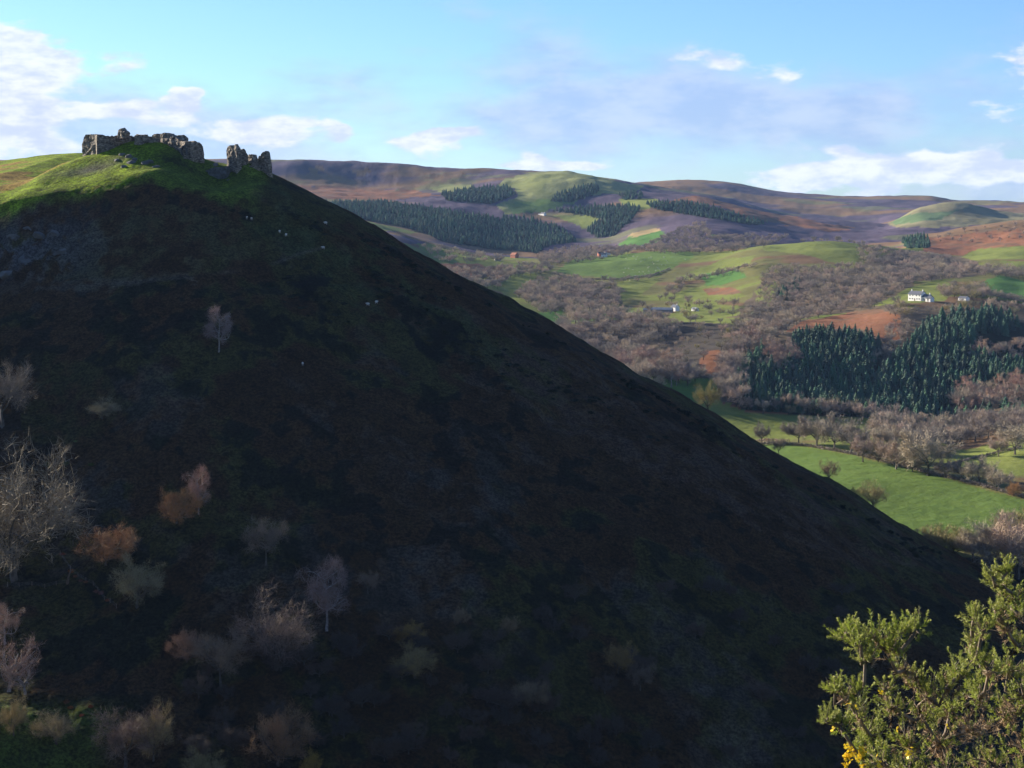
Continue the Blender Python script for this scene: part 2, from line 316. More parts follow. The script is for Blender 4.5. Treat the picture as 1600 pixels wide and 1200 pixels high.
# field name, colour, depth range, outline: ground patches and one painted shadow, looked up by where they lie
FIELDS = [
 (ROUGH, 600, 2950, [(300, 380), (1750, 380), (1750, 1300), (300, 1300)]),
 (LITTER, 1150, 1720, [(700, 480), (1750, 480), (1750, 700), (1000, 700), (900, 620)]),
 (LITTER, 1500, 2700, [(1150, 490), (1180, 455), (1200, 428), (1330, 420), (1420, 385), (1520, 400), (1540, 430), (1430, 440), (1380, 500), (1290, 495), (1180, 560), (1100, 520)]),
 (GRASS, 736, 1110, [(1100, 690), (1180, 695), (1250, 698), (1340, 712), (1430, 735), (1500, 752), (1600, 779), (1800, 830), (1800, 900), (1560, 862), (1380, 860), (1100, 800)]),
 (ROUGH, 985, 1230, [(1100, 690), (1300, 700), (1480, 750), (1750, 800), (1750, 660), (1500, 690), (1360, 670)]),
 (GRASSY, 1112, 1290, [(960, 650), (1030, 612), (1060, 625), (1120, 622), (1180, 640), (1230, 640), (1350, 648), (1358, 672), (1290, 668), (1235, 690), (1160, 700), (1080, 690)]),
 (GRASSD, 1150, 1420, [(940, 610), (1000, 585), (1125, 585), (1125, 612), (1080, 628), (1030, 625)]),
 (BRACK, 1225, 1290, [(1130, 628), (1190, 640), (1250, 642), (1250, 650), (1180, 648)]),
 (GRASSY, 945, 1150, [(1475, 728), (1500, 706), (1560, 690), (1640, 678), (1700, 700), (1700, 745), (1600, 745), (1560, 738)]),
 (BRACK, 1420, 1720, [(1225, 520), (1240, 508), (1290, 492), (1370, 482), (1405, 492), (1408, 535), (1380, 530), (1340, 514), (1270, 515)]),
 (lin(.045, .038, .03), 1250, 1760, [(1030, 500), (1080, 497), (1150, 505), (1135, 545), (1130, 590), (1040, 590), (1040, 545)]),  # the hollow's cast shadow, painted into the ground colour
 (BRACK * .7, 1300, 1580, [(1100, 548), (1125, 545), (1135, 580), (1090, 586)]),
 (GRASSY, 1600, 1720, [(1245, 500), (1290, 490), (1340, 484), (1290, 497)]),
 (GRASSY, 1650, 2100, [(1360, 478), (1400, 462), (1425, 448), (1470, 437), (1490, 442), (1480, 470), (1400, 474)]),
 (GRASSD, 1650, 2400, [(1525, 446), (1560, 430), (1600, 440), (1700, 452), (1700, 476), (1600, 470), (1530, 460)]),
 (GRASSY, 2300, 3000, [(1500, 402), (1530, 388), (1580, 385), (1700, 390), (1700, 404), (1520, 406)]),
 (GRASSY, 2000, 2600, [(1560, 408), (1700, 404), (1700, 425), (1580, 424)]),
 (BRACK, 2720, 3300, [(1440, 398), (1448, 362), (1500, 350), (1560, 342), (1750, 325), (1750, 388), (1580, 384), (1530, 388), (1500, 400)]),
 (BRACK2, 2800, 3300, [(1448, 362), (1500, 350), (1560, 340), (1750, 320), (1750, 352), (1560, 360), (1450, 372)]),
 (GRASSY, 2300, 2800, [(1190, 392), (1205, 378), (1240, 373), (1315, 373), (1345, 382), (1356, 396), (1338, 412), (1300, 410), (1250, 396)]),
 (GRASSY, 2150, 2750, [(1060, 436), (1080, 424), (1130, 406), (1180, 399), (1172, 412), (1125, 426), (1082, 436)]),
 (GRASS, 2250, 2800, [(870, 428), (885, 408), (930, 402), (1000, 394), (1078, 390), (1084, 402), (1045, 420), (1024, 431), (975, 438), (930, 432)]),
 (GRASSY, 1950, 2400, [(965, 441), (1034, 432), (1014, 452), (990, 464), (966, 470)]),
 (GRASS, 2700, 3300, [(1100, 348), (1180, 345), (1182, 360), (1150, 368), (1108, 372)]),
 (GRASSD, 2800, 3900, [(965, 384), (985, 370), (1032, 361), (1042, 367), (1022, 381), (985, 386)]),
 (TAN, 2800, 3900, [(978, 372), (990, 363), (1030, 356), (1034, 361), (995, 370)]),
 (GRASSY, 1900, 2700, [(786, 440), (800, 428), (840, 424), (838, 448), (812, 470), (784, 468)]),
 (GRASSD, 1500, 2000, [(815, 492), (880, 485), (885, 500), (850, 515), (815, 510)]),
 (GRASSY, 1750, 2400, [(1050, 485), (1060, 458), (1100, 445), (1145, 450), (1165, 464), (1120, 475), (1170, 478), (1178, 490), (1095, 502)]),
 (GRASSY, 1600, 2000, [(1010, 492), (1060, 488), (1120, 494), (1172, 500), (1160, 508), (1060, 503), (1010, 506)]),
 (GRASSD, 1750, 2300, [(880, 492), (930, 486), (975, 482), (1000, 492), (960, 500), (890, 504)]),
 (GRASSD, 1900, 2600, [(1098, 428), (1150, 418), (1165, 432), (1130, 446), (1100, 445)]),
 (GRASSY, 1700, 2300, [(1180, 455), (1210, 440), (1225, 450), (1200, 478), (1182, 474)]),
 (BRACK, 1900, 2400, [(1100, 452), (1145, 448), (1160, 458), (1110, 462)]),
 (GRASSY, 2100, 3100, [(655, 384), (680, 380), (740, 394), (770, 402), (750, 412), (690, 414), (668, 400)]),
 (BRACK, 2000, 2500, [(670, 412), (750, 412), (770, 425), (700, 440)]),
 (GRASSY, 2400, 3300, [(560, 344), (600, 345), (640, 352), (660, 360), (640, 365), (590, 358)]),
 (BRACK2, 2200, 3100, [(600, 362), (640, 364), (720, 382), (760, 390), (740, 394), (680, 382)]),
 (PALE, 3600, 5050, [(768, 296), (790, 278), (830, 270), (880, 266), (940, 276), (975, 287), (1010, 290), (985, 302), (945, 302), (905, 311), (860, 320), (830, 330), (790, 334), (775, 320), (812, 306), (800, 292)]),
 (GRASS * 1.1, 3600, 4800, [(790, 318), (840, 312), (900, 308), (905, 316), (850, 332), (800, 334)]),
 (GRASSY, 3500, 4500, [(858, 336), (935, 332), (936, 341), (918, 358), (900, 352), (880, 344)]),
 (GRASSY, 3300, 4500, [(965, 312), (1020, 309), (1045, 318), (1020, 326), (985, 328)]),
 (PALE, 3900, 4900, [(668, 294), (700, 288), (740, 289), (735, 300), (690, 302)]),
 (lin(.16, .145, .075), 3900, 5000, [(1384, 348), (1392, 334), (1430, 318), (1480, 312), (1540, 322), (1600, 334), (1600, 345), (1500, 355), (1400, 356)]),
 (lin(.085, .125, .055), 4000, 4900, [(1386, 345), (1430, 334), (1500, 328), (1470, 342), (1400, 352)]),
 (BRACK, 3300, 4700, [(430, 290), (500, 290), (560, 292), (650, 298), (690, 306), (600, 312), (520, 312), (430, 308)]),
 (BRACK, 3300, 4600, [(1030, 318), (1100, 300), (1180, 315), (1230, 335), (1290, 350), (1340, 356), (1300, 362), (1180, 345), (1120, 322)]),
 (BRACK2, 4500, 5100, [(550, 268), (572, 262), (580, 268), (560, 276)]),
 (BRACK2, 4300, 5100, [(480, 262), (502, 259), (510, 268), (486, 270)]),
 (BRACK2, 4300, 5100, [(655, 276), (700, 270), (735, 268), (705, 280), (690, 284)]),
]
NEEDLE = lin(.018, .022, .012)
for d_, poly in (((1170, 1720), [(1158, 640), (1150, 605), (1163, 575), (1195, 545), (1240, 535), (1262, 524), (1350, 522), (1382, 545), (1372, 575), (1420, 540), (1450, 508), (1500, 492), (1560, 490), (1600, 505), (1700, 580), (1700, 610), (1540, 615), (1470, 642), (1385, 655), (1200, 645)]),
                 ((2700, 4300), [(505, 316), (600, 314), (680, 326), (760, 338), (840, 354), (866, 380), (840, 396), (770, 390), (700, 380), (640, 358), (570, 344)]),
                 ((3500, 4900), [(690, 304), (740, 296), (790, 292), (806, 304), (770, 318), (700, 314)]), ((3600, 4900), [(860, 314), (880, 302), (905, 294), (932, 290), (936, 300), (915, 308), (890, 316)]),
                 ((3000, 4500), [(865, 330), (900, 326), (965, 322), (1000, 325), (985, 345), (960, 368), (935, 372), (918, 362), (940, 342), (900, 334)]), ((3300, 4500), [(1010, 318), (1060, 316), (1100, 322), (1200, 350), (1180, 352), (1090, 338), (1020, 326)])):
    FIELDS.append((NEEDLE, d_[0], d_[1], poly))
def paint_valley(X, Y, Z):
    px, py = project(X, Y, Z)
    jx = px + 5 * fbm(X, Y, 60, 3, 51) * np.clip(1800 / Y, .35, 2); jy = py + 1.6 * fbm(X, Y, 45, 3, 52)
    n1 = fbm(X, Y, 400, 4, 61)[:, None]; n2 = fbm(X, Y, 90, 4, 62)[:, None]
    col = HEATH_HAZE * 1.1 * (1 + .25 * n2) * np.ones((len(X), 1))
    # moor: haze-tinted heather with bracken and pale grass showing through in bands
    mb = sstep(fbm(X, Y * 2.0, 520, 5, 63), -0.05, 0.20)[:, None]
    col = col * (1 - mb) + (BRACK2 * 1.0) * mb
    mg = sstep(fbm(X, Y * 1.6, 300, 4, 64), 0.30, 0.50)[:, None] * .6
    col = col * (1 - mg) + PALE * .7 * mg
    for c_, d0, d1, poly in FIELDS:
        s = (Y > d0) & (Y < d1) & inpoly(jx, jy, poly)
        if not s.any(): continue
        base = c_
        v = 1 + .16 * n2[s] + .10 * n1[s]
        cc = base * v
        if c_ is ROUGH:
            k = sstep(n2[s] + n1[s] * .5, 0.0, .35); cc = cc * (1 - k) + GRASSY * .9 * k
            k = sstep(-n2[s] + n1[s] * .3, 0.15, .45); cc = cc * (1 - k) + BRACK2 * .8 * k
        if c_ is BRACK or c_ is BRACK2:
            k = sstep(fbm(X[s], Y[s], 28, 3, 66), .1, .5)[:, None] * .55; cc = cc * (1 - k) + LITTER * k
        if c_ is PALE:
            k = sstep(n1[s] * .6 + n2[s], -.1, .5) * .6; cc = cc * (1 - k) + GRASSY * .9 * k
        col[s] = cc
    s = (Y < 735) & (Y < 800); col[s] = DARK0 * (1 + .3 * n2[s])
    return np.clip(col * 1.05, 0.005, .8)

# ------------------------------------------------------------------ ground materials
def ground_material(name, bump_scale, bump_dist, var, tuft=0.0, rough=0.95):
    mt = bpy.data.materials.new(name); mt.use_nodes = True
    t = mt.node_tree; nb = NB(t); bs = t.nodes['Principled BSDF']
    at_ = nb.n('ShaderNodeAttribute', attribute_name='albedo')
    geo = nb.n('ShaderNodeNewGeometry').outputs['Position']
    n1 = nb.noise(geo, bump_scale, 8, .62)
    n2 = nb.noise(geo, bump_scale * .17, 5, .6)
    f = nb.m('ADD', nb.m('MULTIPLY', n1, var * 2), nb.m('MULTIPLY', n2, var * 1.4))
    f = nb.m('ADD', f, 1 - var * 1.7)
    if tuft:   # tussocks: hard clumps of pale stalks over dark litter
        k = nb.ramp(nb.noise(geo, 1.1, 6, .72), .40, .62); k2 = nb.ramp(nb.noise(geo, .28, 5, .7), .35, .65)
        f = nb.m('MULTIPLY', f, nb.m('ADD', .30, nb.m('ADD', nb.m('MULTIPLY', k, 1.15), nb.m('MULTIPLY', k2, .45))))
    sc = nb.n('ShaderNodeVectorMath', operation='SCALE')
    t.links.new(at_.outputs['Color'], sc.inputs[0]); t.links.new(f, sc.inputs['Scale'])
    hs = nb.n('ShaderNodeHueSaturation'); t.links.new(sc.outputs[0], hs.inputs['Color'])
    nb.put(hs.inputs['Hue'], nb.m('ADD', 0.485, nb.m('MULTIPLY', nb.noise(geo, bump_scale * .4, 4), 0.03)))
    t.links.new(hs.outputs[0], bs.inputs['Base Color'])
    bs.inputs['Roughness'].default_value = rough
    bs.inputs['Specular IOR Level'].default_value = 0.02
    bp = nb.n('ShaderNodeBump'); bp.inputs['Distance'].default_value = bump_dist; bp.inputs['Strength'].default_value = 1
    t.links.new(n1, bp.inputs['Height']); t.links.new(bp.outputs[0], bs.inputs['Normal'])
    return mt
def grid_object(name, us, Ds, zf, pf, mt):
    U, DD = np.meshgrid(us, Ds)
    X = (U * DD).ravel(); Y = DD.ravel(); Z = zf(X, Y)
    nr, nc = DD.shape
    i = np.arange(nr - 1)[:, None] * nc + np.arange(nc - 1)[None, :]
    faces = np.stack([i, i + 1, i + nc + 1, i + nc], -1).reshape(-1, 4)
    me = mesh_np(name, np.stack([X, Y, Z], 1), faces, [mt], smooth=True)
    col = pf(X, Y, Z)
    ca = me.color_attributes.new('albedo', 'FLOAT_COLOR', 'POINT')
    ca.data.foreach_set('color', np.concatenate([col, np.ones((len(col), 1))], 1).astype(np.float32).ravel())
    o = link(bpy.data.objects.new(name, me)); tag(o, kind='structure')
    return o
def U(px): return (px - 800) / F

uv = np.concatenate([np.linspace(U(-1500), U(380), 40)[:-1], np.linspace(U(380), U(1700), 640)[:-1], np.linspace(U(1700), U(2700), 40)])
Dv = np.concatenate([np.linspace(380, 700, 40)[:-1], np.geomspace(700, 6650, 440)[:-1], np.linspace(6650, 10400, 30)])
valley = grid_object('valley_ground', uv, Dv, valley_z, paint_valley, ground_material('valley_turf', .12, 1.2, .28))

# hill
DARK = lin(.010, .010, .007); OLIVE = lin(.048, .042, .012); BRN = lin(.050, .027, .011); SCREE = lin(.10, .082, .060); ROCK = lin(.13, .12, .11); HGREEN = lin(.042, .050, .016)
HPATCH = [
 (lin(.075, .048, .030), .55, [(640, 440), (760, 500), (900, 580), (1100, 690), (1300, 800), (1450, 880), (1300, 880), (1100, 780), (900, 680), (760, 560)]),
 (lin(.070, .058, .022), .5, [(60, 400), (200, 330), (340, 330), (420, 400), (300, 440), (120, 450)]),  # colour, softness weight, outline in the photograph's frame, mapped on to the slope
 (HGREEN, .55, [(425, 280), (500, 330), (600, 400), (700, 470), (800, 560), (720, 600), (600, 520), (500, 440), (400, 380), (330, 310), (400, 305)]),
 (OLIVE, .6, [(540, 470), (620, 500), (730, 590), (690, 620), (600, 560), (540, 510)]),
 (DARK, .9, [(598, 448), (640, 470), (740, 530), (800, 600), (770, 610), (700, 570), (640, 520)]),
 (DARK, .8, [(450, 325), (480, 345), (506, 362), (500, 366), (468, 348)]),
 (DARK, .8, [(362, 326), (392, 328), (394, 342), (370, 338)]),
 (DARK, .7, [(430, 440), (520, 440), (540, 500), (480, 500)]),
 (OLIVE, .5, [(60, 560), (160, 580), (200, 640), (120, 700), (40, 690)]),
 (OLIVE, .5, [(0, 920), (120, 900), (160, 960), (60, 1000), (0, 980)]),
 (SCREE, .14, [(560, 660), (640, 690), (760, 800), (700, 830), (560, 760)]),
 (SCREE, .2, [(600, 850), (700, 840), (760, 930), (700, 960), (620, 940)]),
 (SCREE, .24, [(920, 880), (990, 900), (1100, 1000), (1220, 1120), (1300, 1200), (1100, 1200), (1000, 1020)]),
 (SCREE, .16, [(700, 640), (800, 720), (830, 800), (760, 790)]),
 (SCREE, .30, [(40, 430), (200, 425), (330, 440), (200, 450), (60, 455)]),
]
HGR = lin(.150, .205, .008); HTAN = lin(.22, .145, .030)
def paint_hill(X, Y, Z):
    px, py = project(X, Y, Z)
    jx = px + 22 * fbm(X, Y, 26, 4, 71); jy = py + 14 * fbm(X, Y, 20, 4, 72)
    n1 = fbm(X, Y, 45, 4, 73)[:, None]; n2 = fbm(X, Y, 12, 4, 74)[:, None]; n3 = fbm(X, Y, 4, 3, 75)[:, None]
    one = np.ones((len(X), 1))
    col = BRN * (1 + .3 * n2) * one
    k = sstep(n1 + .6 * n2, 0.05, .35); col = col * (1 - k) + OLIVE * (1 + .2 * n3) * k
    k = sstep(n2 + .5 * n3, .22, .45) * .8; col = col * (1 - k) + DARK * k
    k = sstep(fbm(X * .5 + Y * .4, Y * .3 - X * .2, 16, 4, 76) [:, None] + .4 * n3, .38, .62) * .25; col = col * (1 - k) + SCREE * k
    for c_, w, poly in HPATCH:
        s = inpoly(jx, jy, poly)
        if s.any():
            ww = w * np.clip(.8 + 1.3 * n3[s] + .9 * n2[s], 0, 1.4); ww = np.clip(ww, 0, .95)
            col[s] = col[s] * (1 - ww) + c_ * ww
    # the grassy top
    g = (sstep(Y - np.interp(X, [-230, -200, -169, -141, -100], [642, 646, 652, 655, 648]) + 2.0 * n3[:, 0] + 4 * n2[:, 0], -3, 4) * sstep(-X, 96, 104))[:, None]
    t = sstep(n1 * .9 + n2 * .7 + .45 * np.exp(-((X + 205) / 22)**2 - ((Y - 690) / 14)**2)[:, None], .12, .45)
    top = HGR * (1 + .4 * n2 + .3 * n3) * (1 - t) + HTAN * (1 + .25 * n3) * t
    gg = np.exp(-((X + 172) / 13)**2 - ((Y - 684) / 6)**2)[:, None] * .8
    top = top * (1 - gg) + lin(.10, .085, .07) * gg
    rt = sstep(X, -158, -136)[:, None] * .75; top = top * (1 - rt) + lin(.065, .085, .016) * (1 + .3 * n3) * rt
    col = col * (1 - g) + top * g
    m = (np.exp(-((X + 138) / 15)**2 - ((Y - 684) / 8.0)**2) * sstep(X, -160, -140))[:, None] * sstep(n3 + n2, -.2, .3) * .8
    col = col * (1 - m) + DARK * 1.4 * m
    cr = (sstep(-X, 140, 175) * np.exp(-((Y - 628) / 14.0)**2))[:, None] * sstep(n2 + n3, -.15, .3) * .75
    col = col * (1 - cr) + ROCK * .7 * cr
    # trodden path across the slope
    pts = [(60, 452), (180, 443), (300, 432), (400, 420), (440, 408), (470, 396), (500, 388)]
    dmin = np.full(len(X), 1e9)
    for (xa, ya), (xb, yb) in zip(pts[:-1], pts[1:]):
        dx, dy = xb - xa, yb - ya; tt = np.clip(((px - xa) * dx + (py - ya) * dy) / (dx * dx + dy * dy), 0, 1)
        dmin = np.minimum(dmin, np.hypot(px - xa - tt * dx, (py - ya - tt * dy) * 1.2))
    k = (np.clip(1 - dmin / 5, 0, 1) * .8)[:, None] * np.clip(.6 + n2, 0, 1); col = col * (1 - k) + SCREE * .8 * k
    # green lawn at the foot, bottom left
    lg = (sstep(-X, 95, 108) * sstep(-(Y - 425), 0, 14))[:, None]; col = col * (1 - lg) + lin(.055, .075, .012) * (1 + .3 * n3) * lg
    return np.clip(col * .85, .004, .8)
uh = np.concatenate([np.linspace(-1.35, U(-160), 70)[:-1], np.linspace(U(-160), U(1640), 620)[:-1], np.linspace(U(1640), U(1900), 12)])
Dh = np.concatenate([np.linspace(300, 380, 16)[:-1], np.linspace(380, 705, 440)[:-1], np.linspace(705, 780, 50)[:-1], np.linspace(780, 930, 50)[:-1], np.linspace(930, 1060, 12)])
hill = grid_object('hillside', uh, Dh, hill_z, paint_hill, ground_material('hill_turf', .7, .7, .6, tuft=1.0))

# the slope we stand on, falling away below the picture
def fore_z(X, Y):
    z = -1.75 - 0.40 * np.maximum(0, Y - 0.5) - .02 * np.maximum(0, Y - 40) + .25 * np.minimum(0, Y)*-.2
    return np.maximum(z, -158) + np.minimum(Y / 30, 1.6) * fbm(X, Y, 30, 4, 91) * sstep(Y, 4, 30) + .06 * fbm(X, Y, 1.5, 3, 93)
gx = np.concatenate([-np.geomspace(420, 3, 50), np.linspace(-3, 3, 40)[1:-1], np.geomspace(3, 420, 50)])
gy = np.concatenate([np.linspace(-90, -4, 14)[:-1], np.linspace(-4, 12, 60)[:-1], np.geomspace(12, 378, 70)])
GX, GY = np.meshgrid(gx, gy); fx_, fy_ = GX.ravel(), GY.ravel(); fz_ = fore_z(fx_, fy_)
nr, nc = GX.shape; ii = np.arange(nr - 1)[:, None] * nc + np.arange(nc - 1)[None, :]
me = mesh_np('foreground_slope', np.stack([fx_, fy_, fz_], 1), np.stack([ii, ii + 1, ii + nc + 1, ii + nc], -1).reshape(-1, 4), [ground_material('fore_turf', 6, .03, .4)], True)
n2 = fbm(fx_, fy_, 8, 4, 95)[:, None]; k = sstep(n2, -.1, .3)
cc = OLIVE * 1.3 * (1 - k) + BRN * 1.5 * k
ca = me.color_attributes.new('albedo', 'FLOAT_COLOR', 'POINT'); ca.data.foreach_set('color', np.concatenate([cc, np.ones((len(cc), 1))], 1).astype(np.float32).ravel())
tag(link(bpy.data.objects.new('foreground_slope', me)), kind='structure')

# ------------------------------------------------------------------ plant and stone materials
def plain(name, colr, rough=.9, hue=0.0, val=0.0, noise=None, spec=.2, bump=None, trans=0.0):
    mt = bpy.data.materials.new(name); mt.use_nodes = True
    t = mt.node_tree; nb = NB(t); bs = t.nodes['Principled BSDF']
    rgb = nb.n('ShaderNodeRGB'); rgb.outputs[0].default_value = (*colr, 1); c_ = rgb.outputs[0]
    geo = nb.n('ShaderNodeTexCoord').outputs['Object']
    if noise:
        k = nb.noise(geo, noise[0], 6, .6)
        c_ = nb.mix(nb.ramp(k, .38, .62), c_, (noise[1], noise[2], noise[3]))
    if hue or val:
        r = nb.n('ShaderNodeObjectInfo').outputs['Random']
        wn = nb.n('ShaderNodeTexWhiteNoise', noise_dimensions='1D'); t.links.new(r, wn.inputs['W'])
        h = nb.n('ShaderNodeHueSaturation'); t.links.new(c_, h.inputs['Color'])
        nb.put(h.inputs['Hue'], nb.m('ADD', .5 - hue / 2, nb.m('MULTIPLY', r, hue)))
        nb.put(h.inputs['Value'], nb.m('ADD', 1 - val / 2, nb.m('MULTIPLY', wn.outputs['Value'], val)))
        nb.put(h.inputs['Saturation'], nb.m('ADD', .75, nb.m('MULTIPLY', wn.outputs['Value'], .45)))
        c_ = h.outputs[0]
    t.links.new(c_, bs.inputs['Base Color'])
    bs.inputs['Roughness'].default_value = rough; bs.inputs['Specular IOR Level'].default_value = spec
    if bump:
        bp = nb.n('ShaderNodeBump'); bp.inputs['Distance'].default_value = bump[1]
        t.links.new(nb.noise(geo, bump[0], 6, .65), bp.inputs['Height']); t.links.new(bp.outputs[0], bs.inputs['Normal'])
    if trans:
        tr = nb.n('ShaderNodeBsdfTranslucent'); t.links.new(c_, tr.inputs[0])
        ms = nb.n('ShaderNodeMixShader'); ms.inputs[0].default_value = trans
        t.links.new(bs.outputs[0], ms.inputs[1]); t.links.new(tr.outputs[0], ms.inputs[2])
        t.links.new(ms.outputs[0], t.nodes['Material Output'].inputs[0])
    return mt
M = {
 'bark': plain('bark', (.11, .095, .075), noise=(1.5, .06, .055, .04)),
 'birch_bark': plain('birch_bark', (.30, .275, .24), noise=(2.5, .14, .12, .1)),
 'twigs': plain('twigs', (.31, .25, .19), hue=.04, val=.85),
 'twigs_olive': plain('twigs_olive', (.25, .21, .10), hue=.03, val=.35),
 'twigs_russet': plain('twigs_russet', (.26, .165, .080), hue=.03, val=.3),
 'twigs_birch': plain('twigs_birch', (.29, .20, .15), hue=.03, val=.3),
 'twigs_gold': plain('twigs_gold', (.28, .19, .07), hue=.02, val=.3),
 'needles': plain('needles', (.034, .080, .050), hue=.05, val=.9, noise=(.4, .045, .085, .045)),
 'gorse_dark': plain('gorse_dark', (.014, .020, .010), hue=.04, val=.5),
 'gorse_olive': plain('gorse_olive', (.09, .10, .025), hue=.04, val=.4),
 'stone': plain('stone', (.27, .225, .17), noise=(.8, .12, .10, .08), bump=(2.2, .5)),
 'twigs_shaded': plain('twigs_shaded', (.085, .062, .045), hue=.03, val=.5),  # thicket's shade painted into a darker copy of the bare twigs
 'slope_oak': plain('slope_oak', (.215, .160, .105), hue=.03, val=.4),
 'slope_pale': plain('slope_pale', (.26, .215, .10), hue=.03, val=.3),
 'slope_birch': plain('slope_birch', (.29, .19, .145), hue=.03, val=.3),
 'rock': plain('rock', (.12, .115, .105), noise=(.9, .09, .085, .075), bump=(1.6, .5)),
}

def courses(mt):
    t = mt.node_tree; nb = NB(t); bs = t.nodes['Principled BSDF']; old = bs.inputs['Base Color'].links[0].from_socket
    g_ = nb.n('ShaderNodeTexCoord').outputs['Object']; mp = nb.n('ShaderNodeMapping'); mp.inputs['Scale'].default_value = (.8, .8, 3.2); t.links.new(g_, mp.inputs[0])
    t.links.new(nb.mix(nb.ramp(nb.noise(mp.outputs[0], 1.0, 3, .6), .4, .6), nb.mix(1, old, (.5, .48, .46), 'MULTIPLY'), nb.mix(1, old, (1.25, 1.22, 1.15), 'MULTIPLY')), bs.inputs['Base Color'])
courses(M['stone'])
def frames(d):
    d = d / np.linalg.norm(d); a = np.array([0, 0, 1.]) if abs(d[2]) < .9 else np.array([1., 0, 0])
    u = np.cross(d, a); u /= np.linalg.norm(u); return d, u, np.cross(d, u)
class Tubes:
    def __init__(s, k=4): s.k = k; s.V = []; s.T = []; s.n = 0
    def path(s, pts, rad, tip=True):
        k = s.k; pts = [np.asarray(p, float) for p in pts]; n = len(pts)
        for i, p in enumerate(pts):
            d = pts[min(i + 1, n - 1)] - pts[max(i - 1, 0)]
            _, u, v = frames(d + 1e-9)
            for j in range(k):
                a = 2 * math.pi * j / k; s.V.append(p + rad[i] * (math.cos(a) * u + math.sin(a) * v))
        for i in range(n - 1):
            for j in range(k):
                a = s.n + i * k + j; b = s.n + i * k + (j + 1) % k
                s.T += [(a, b, b + k), (a, b + k, a + k)]
        s.n += n * k
def grow_tree(seed, H, W, trunk_h, nl, ntw, tw_len, tw_w, lean=0.0, upness=.5, droop=0.0, levels=3, thick=1.0):
    """bare broadleaf tree: returns (branch verts, tris), (twig verts, tris); H height, W crown radius"""
    rg = np.random.RandomState(seed)
    tb = Tubes(4); ends = []
    cz = trunk_h + (H - trunk_h) * .5; ch = (H - trunk_h) * .5
    def inside(p):
        q = ((p[0] - lean * H * .3) / W)**2 + (p[1] / W)**2 + ((p[2] - cz) / ch)**2
        return q
    def branch(p, d, L, r, lev):
        n = 4; pts = [p]; rad = [r]; q = p.copy(); dd = d / np.linalg.norm(d)
        for i in range(n):
            dd = dd + rg.normal(0, .20, 3) + np.array([0, 0, .06 - droop * .15 * lev]); dd /= np.linalg.norm(dd)
            if inside(q) > 1.0:
                back = np.array([lean * H * .3, 0, cz]) - q; dd = dd + .5 * back / np.linalg.norm(back); dd /= np.linalg.norm(dd)
            q = q + dd * L / n; pts.append(q.copy()); rad.append(max(r * (1 - (i + 1) / n * .62), .012 * H / 10))
            if lev >= 1: ends.append((q.copy(), dd.copy(), lev))
        tb.path(pts, rad)
        if lev < levels:
            for c_ in range(rg.randint(3, 5)):
                t = rg.uniform(.35, 1.0); k = int(t * n); b = pts[k]
                nd = dd + rg.normal(0, .62, 3); nd[2] += .12
                branch(b, nd, L * rg.uniform(.5, .75), rad[k] * .62, lev + 1)
    r0 = .028 * H * thick
    p = np.zeros(3); pts = [p - np.array([0, 0, .6])]; rad = [r0 * 1.35]; d = np.array([lean * .4, 0, 1.])
    npt = 5; fork = []
    full = H * .72 if upness > .7 else trunk_h * 1.35
    for i in range(npt):
        p = p + (d + rg.normal(0, .07, 3)) * full / npt; pts.append(p.copy()); rad.append(r0 * (1 - .55 * (i + 1) / npt))
        if p[2] > trunk_h * .75: fork.append((p.copy(), rad[-1]))
    tb.path(pts, rad)
    for i in range(nl):
        b, r = fork[rg.randint(len(fork))]
        a = 2 * math.pi * (i + rg.uniform(-.3, .3)) / nl; up = rg.uniform(.15, 1.2) if upness <= .7 else rg.uniform(.3, 1.0)
        nd = np.array([math.cos(a), math.sin(a), up]);
        branch(b, nd, (W * .75 if upness <= .7 else W * 1.0) * rg.uniform(.8, 1.2) + .12 * H * (upness <= .7), r * .62, 1)
    E = np.array([e[0] for e in ends]); ED = np.array([e[1] for e in ends]); lv = np.array([e[2] for e in ends], float)
    w = lv ** 2; idx = rg.choice(len(E), ntw, p=w / w.sum())
    base = E[idx] + rg.normal(0, .028 * H, (ntw, 3))
    dr = ED[idx] * .8 + rg.normal(0, .62, (ntw, 3)); dr[:, 2] += .12 - droop
    dr /= np.linalg.norm(dr, axis=1)[:, None]
    ln = tw_len * rg.uniform(.5, 1.3, ntw)[:, None]
    side = np.cross(dr, rg.normal(0, 1, (ntw, 3))); side /= np.linalg.norm(side, axis=1)[:, None]
    mid = base + dr * ln * .5 + rg.normal(0, .06, (ntw, 3)) * ln
    side2 = side * tw_w
    V = np.stack([base - side2 * .5, base + side2 * .5, base + dr * ln, mid, mid + side2 * .3, mid + (dr + side * .9) * ln * .45,
                  ], 1).reshape(-1, 3)
    Tn = np.arange(ntw * 6).reshape(-1, 3)
    return (np.array(tb.V), np.array(tb.T)), (V, Tn)
def tree_proto(kind, seed, H, W, trunk_h, nl, ntw, tw_len, tw_w, bark, twig, **kw):
    (bv, bt), (tv, tt) = grow_tree(seed, H, W, trunk_h, nl, ntw, tw_len, tw_w, **kw)
    tm = tri_mesh('trunk', bv, bt, [M[bark]]); cm = tri_mesh('crown', tv, tt, [M[twig]])
    jm = mesh_np('tree', np.concatenate([bv, tv]), np.concatenate([bt, tt + len(bv)]), [M[bark], M[twig]], mat_idx=np.concatenate([np.zeros(len(bt)), np.ones(len(tt))]))
    return dict(trunk=tm, crown=cm, joined=jm, H=H, kind=kind)
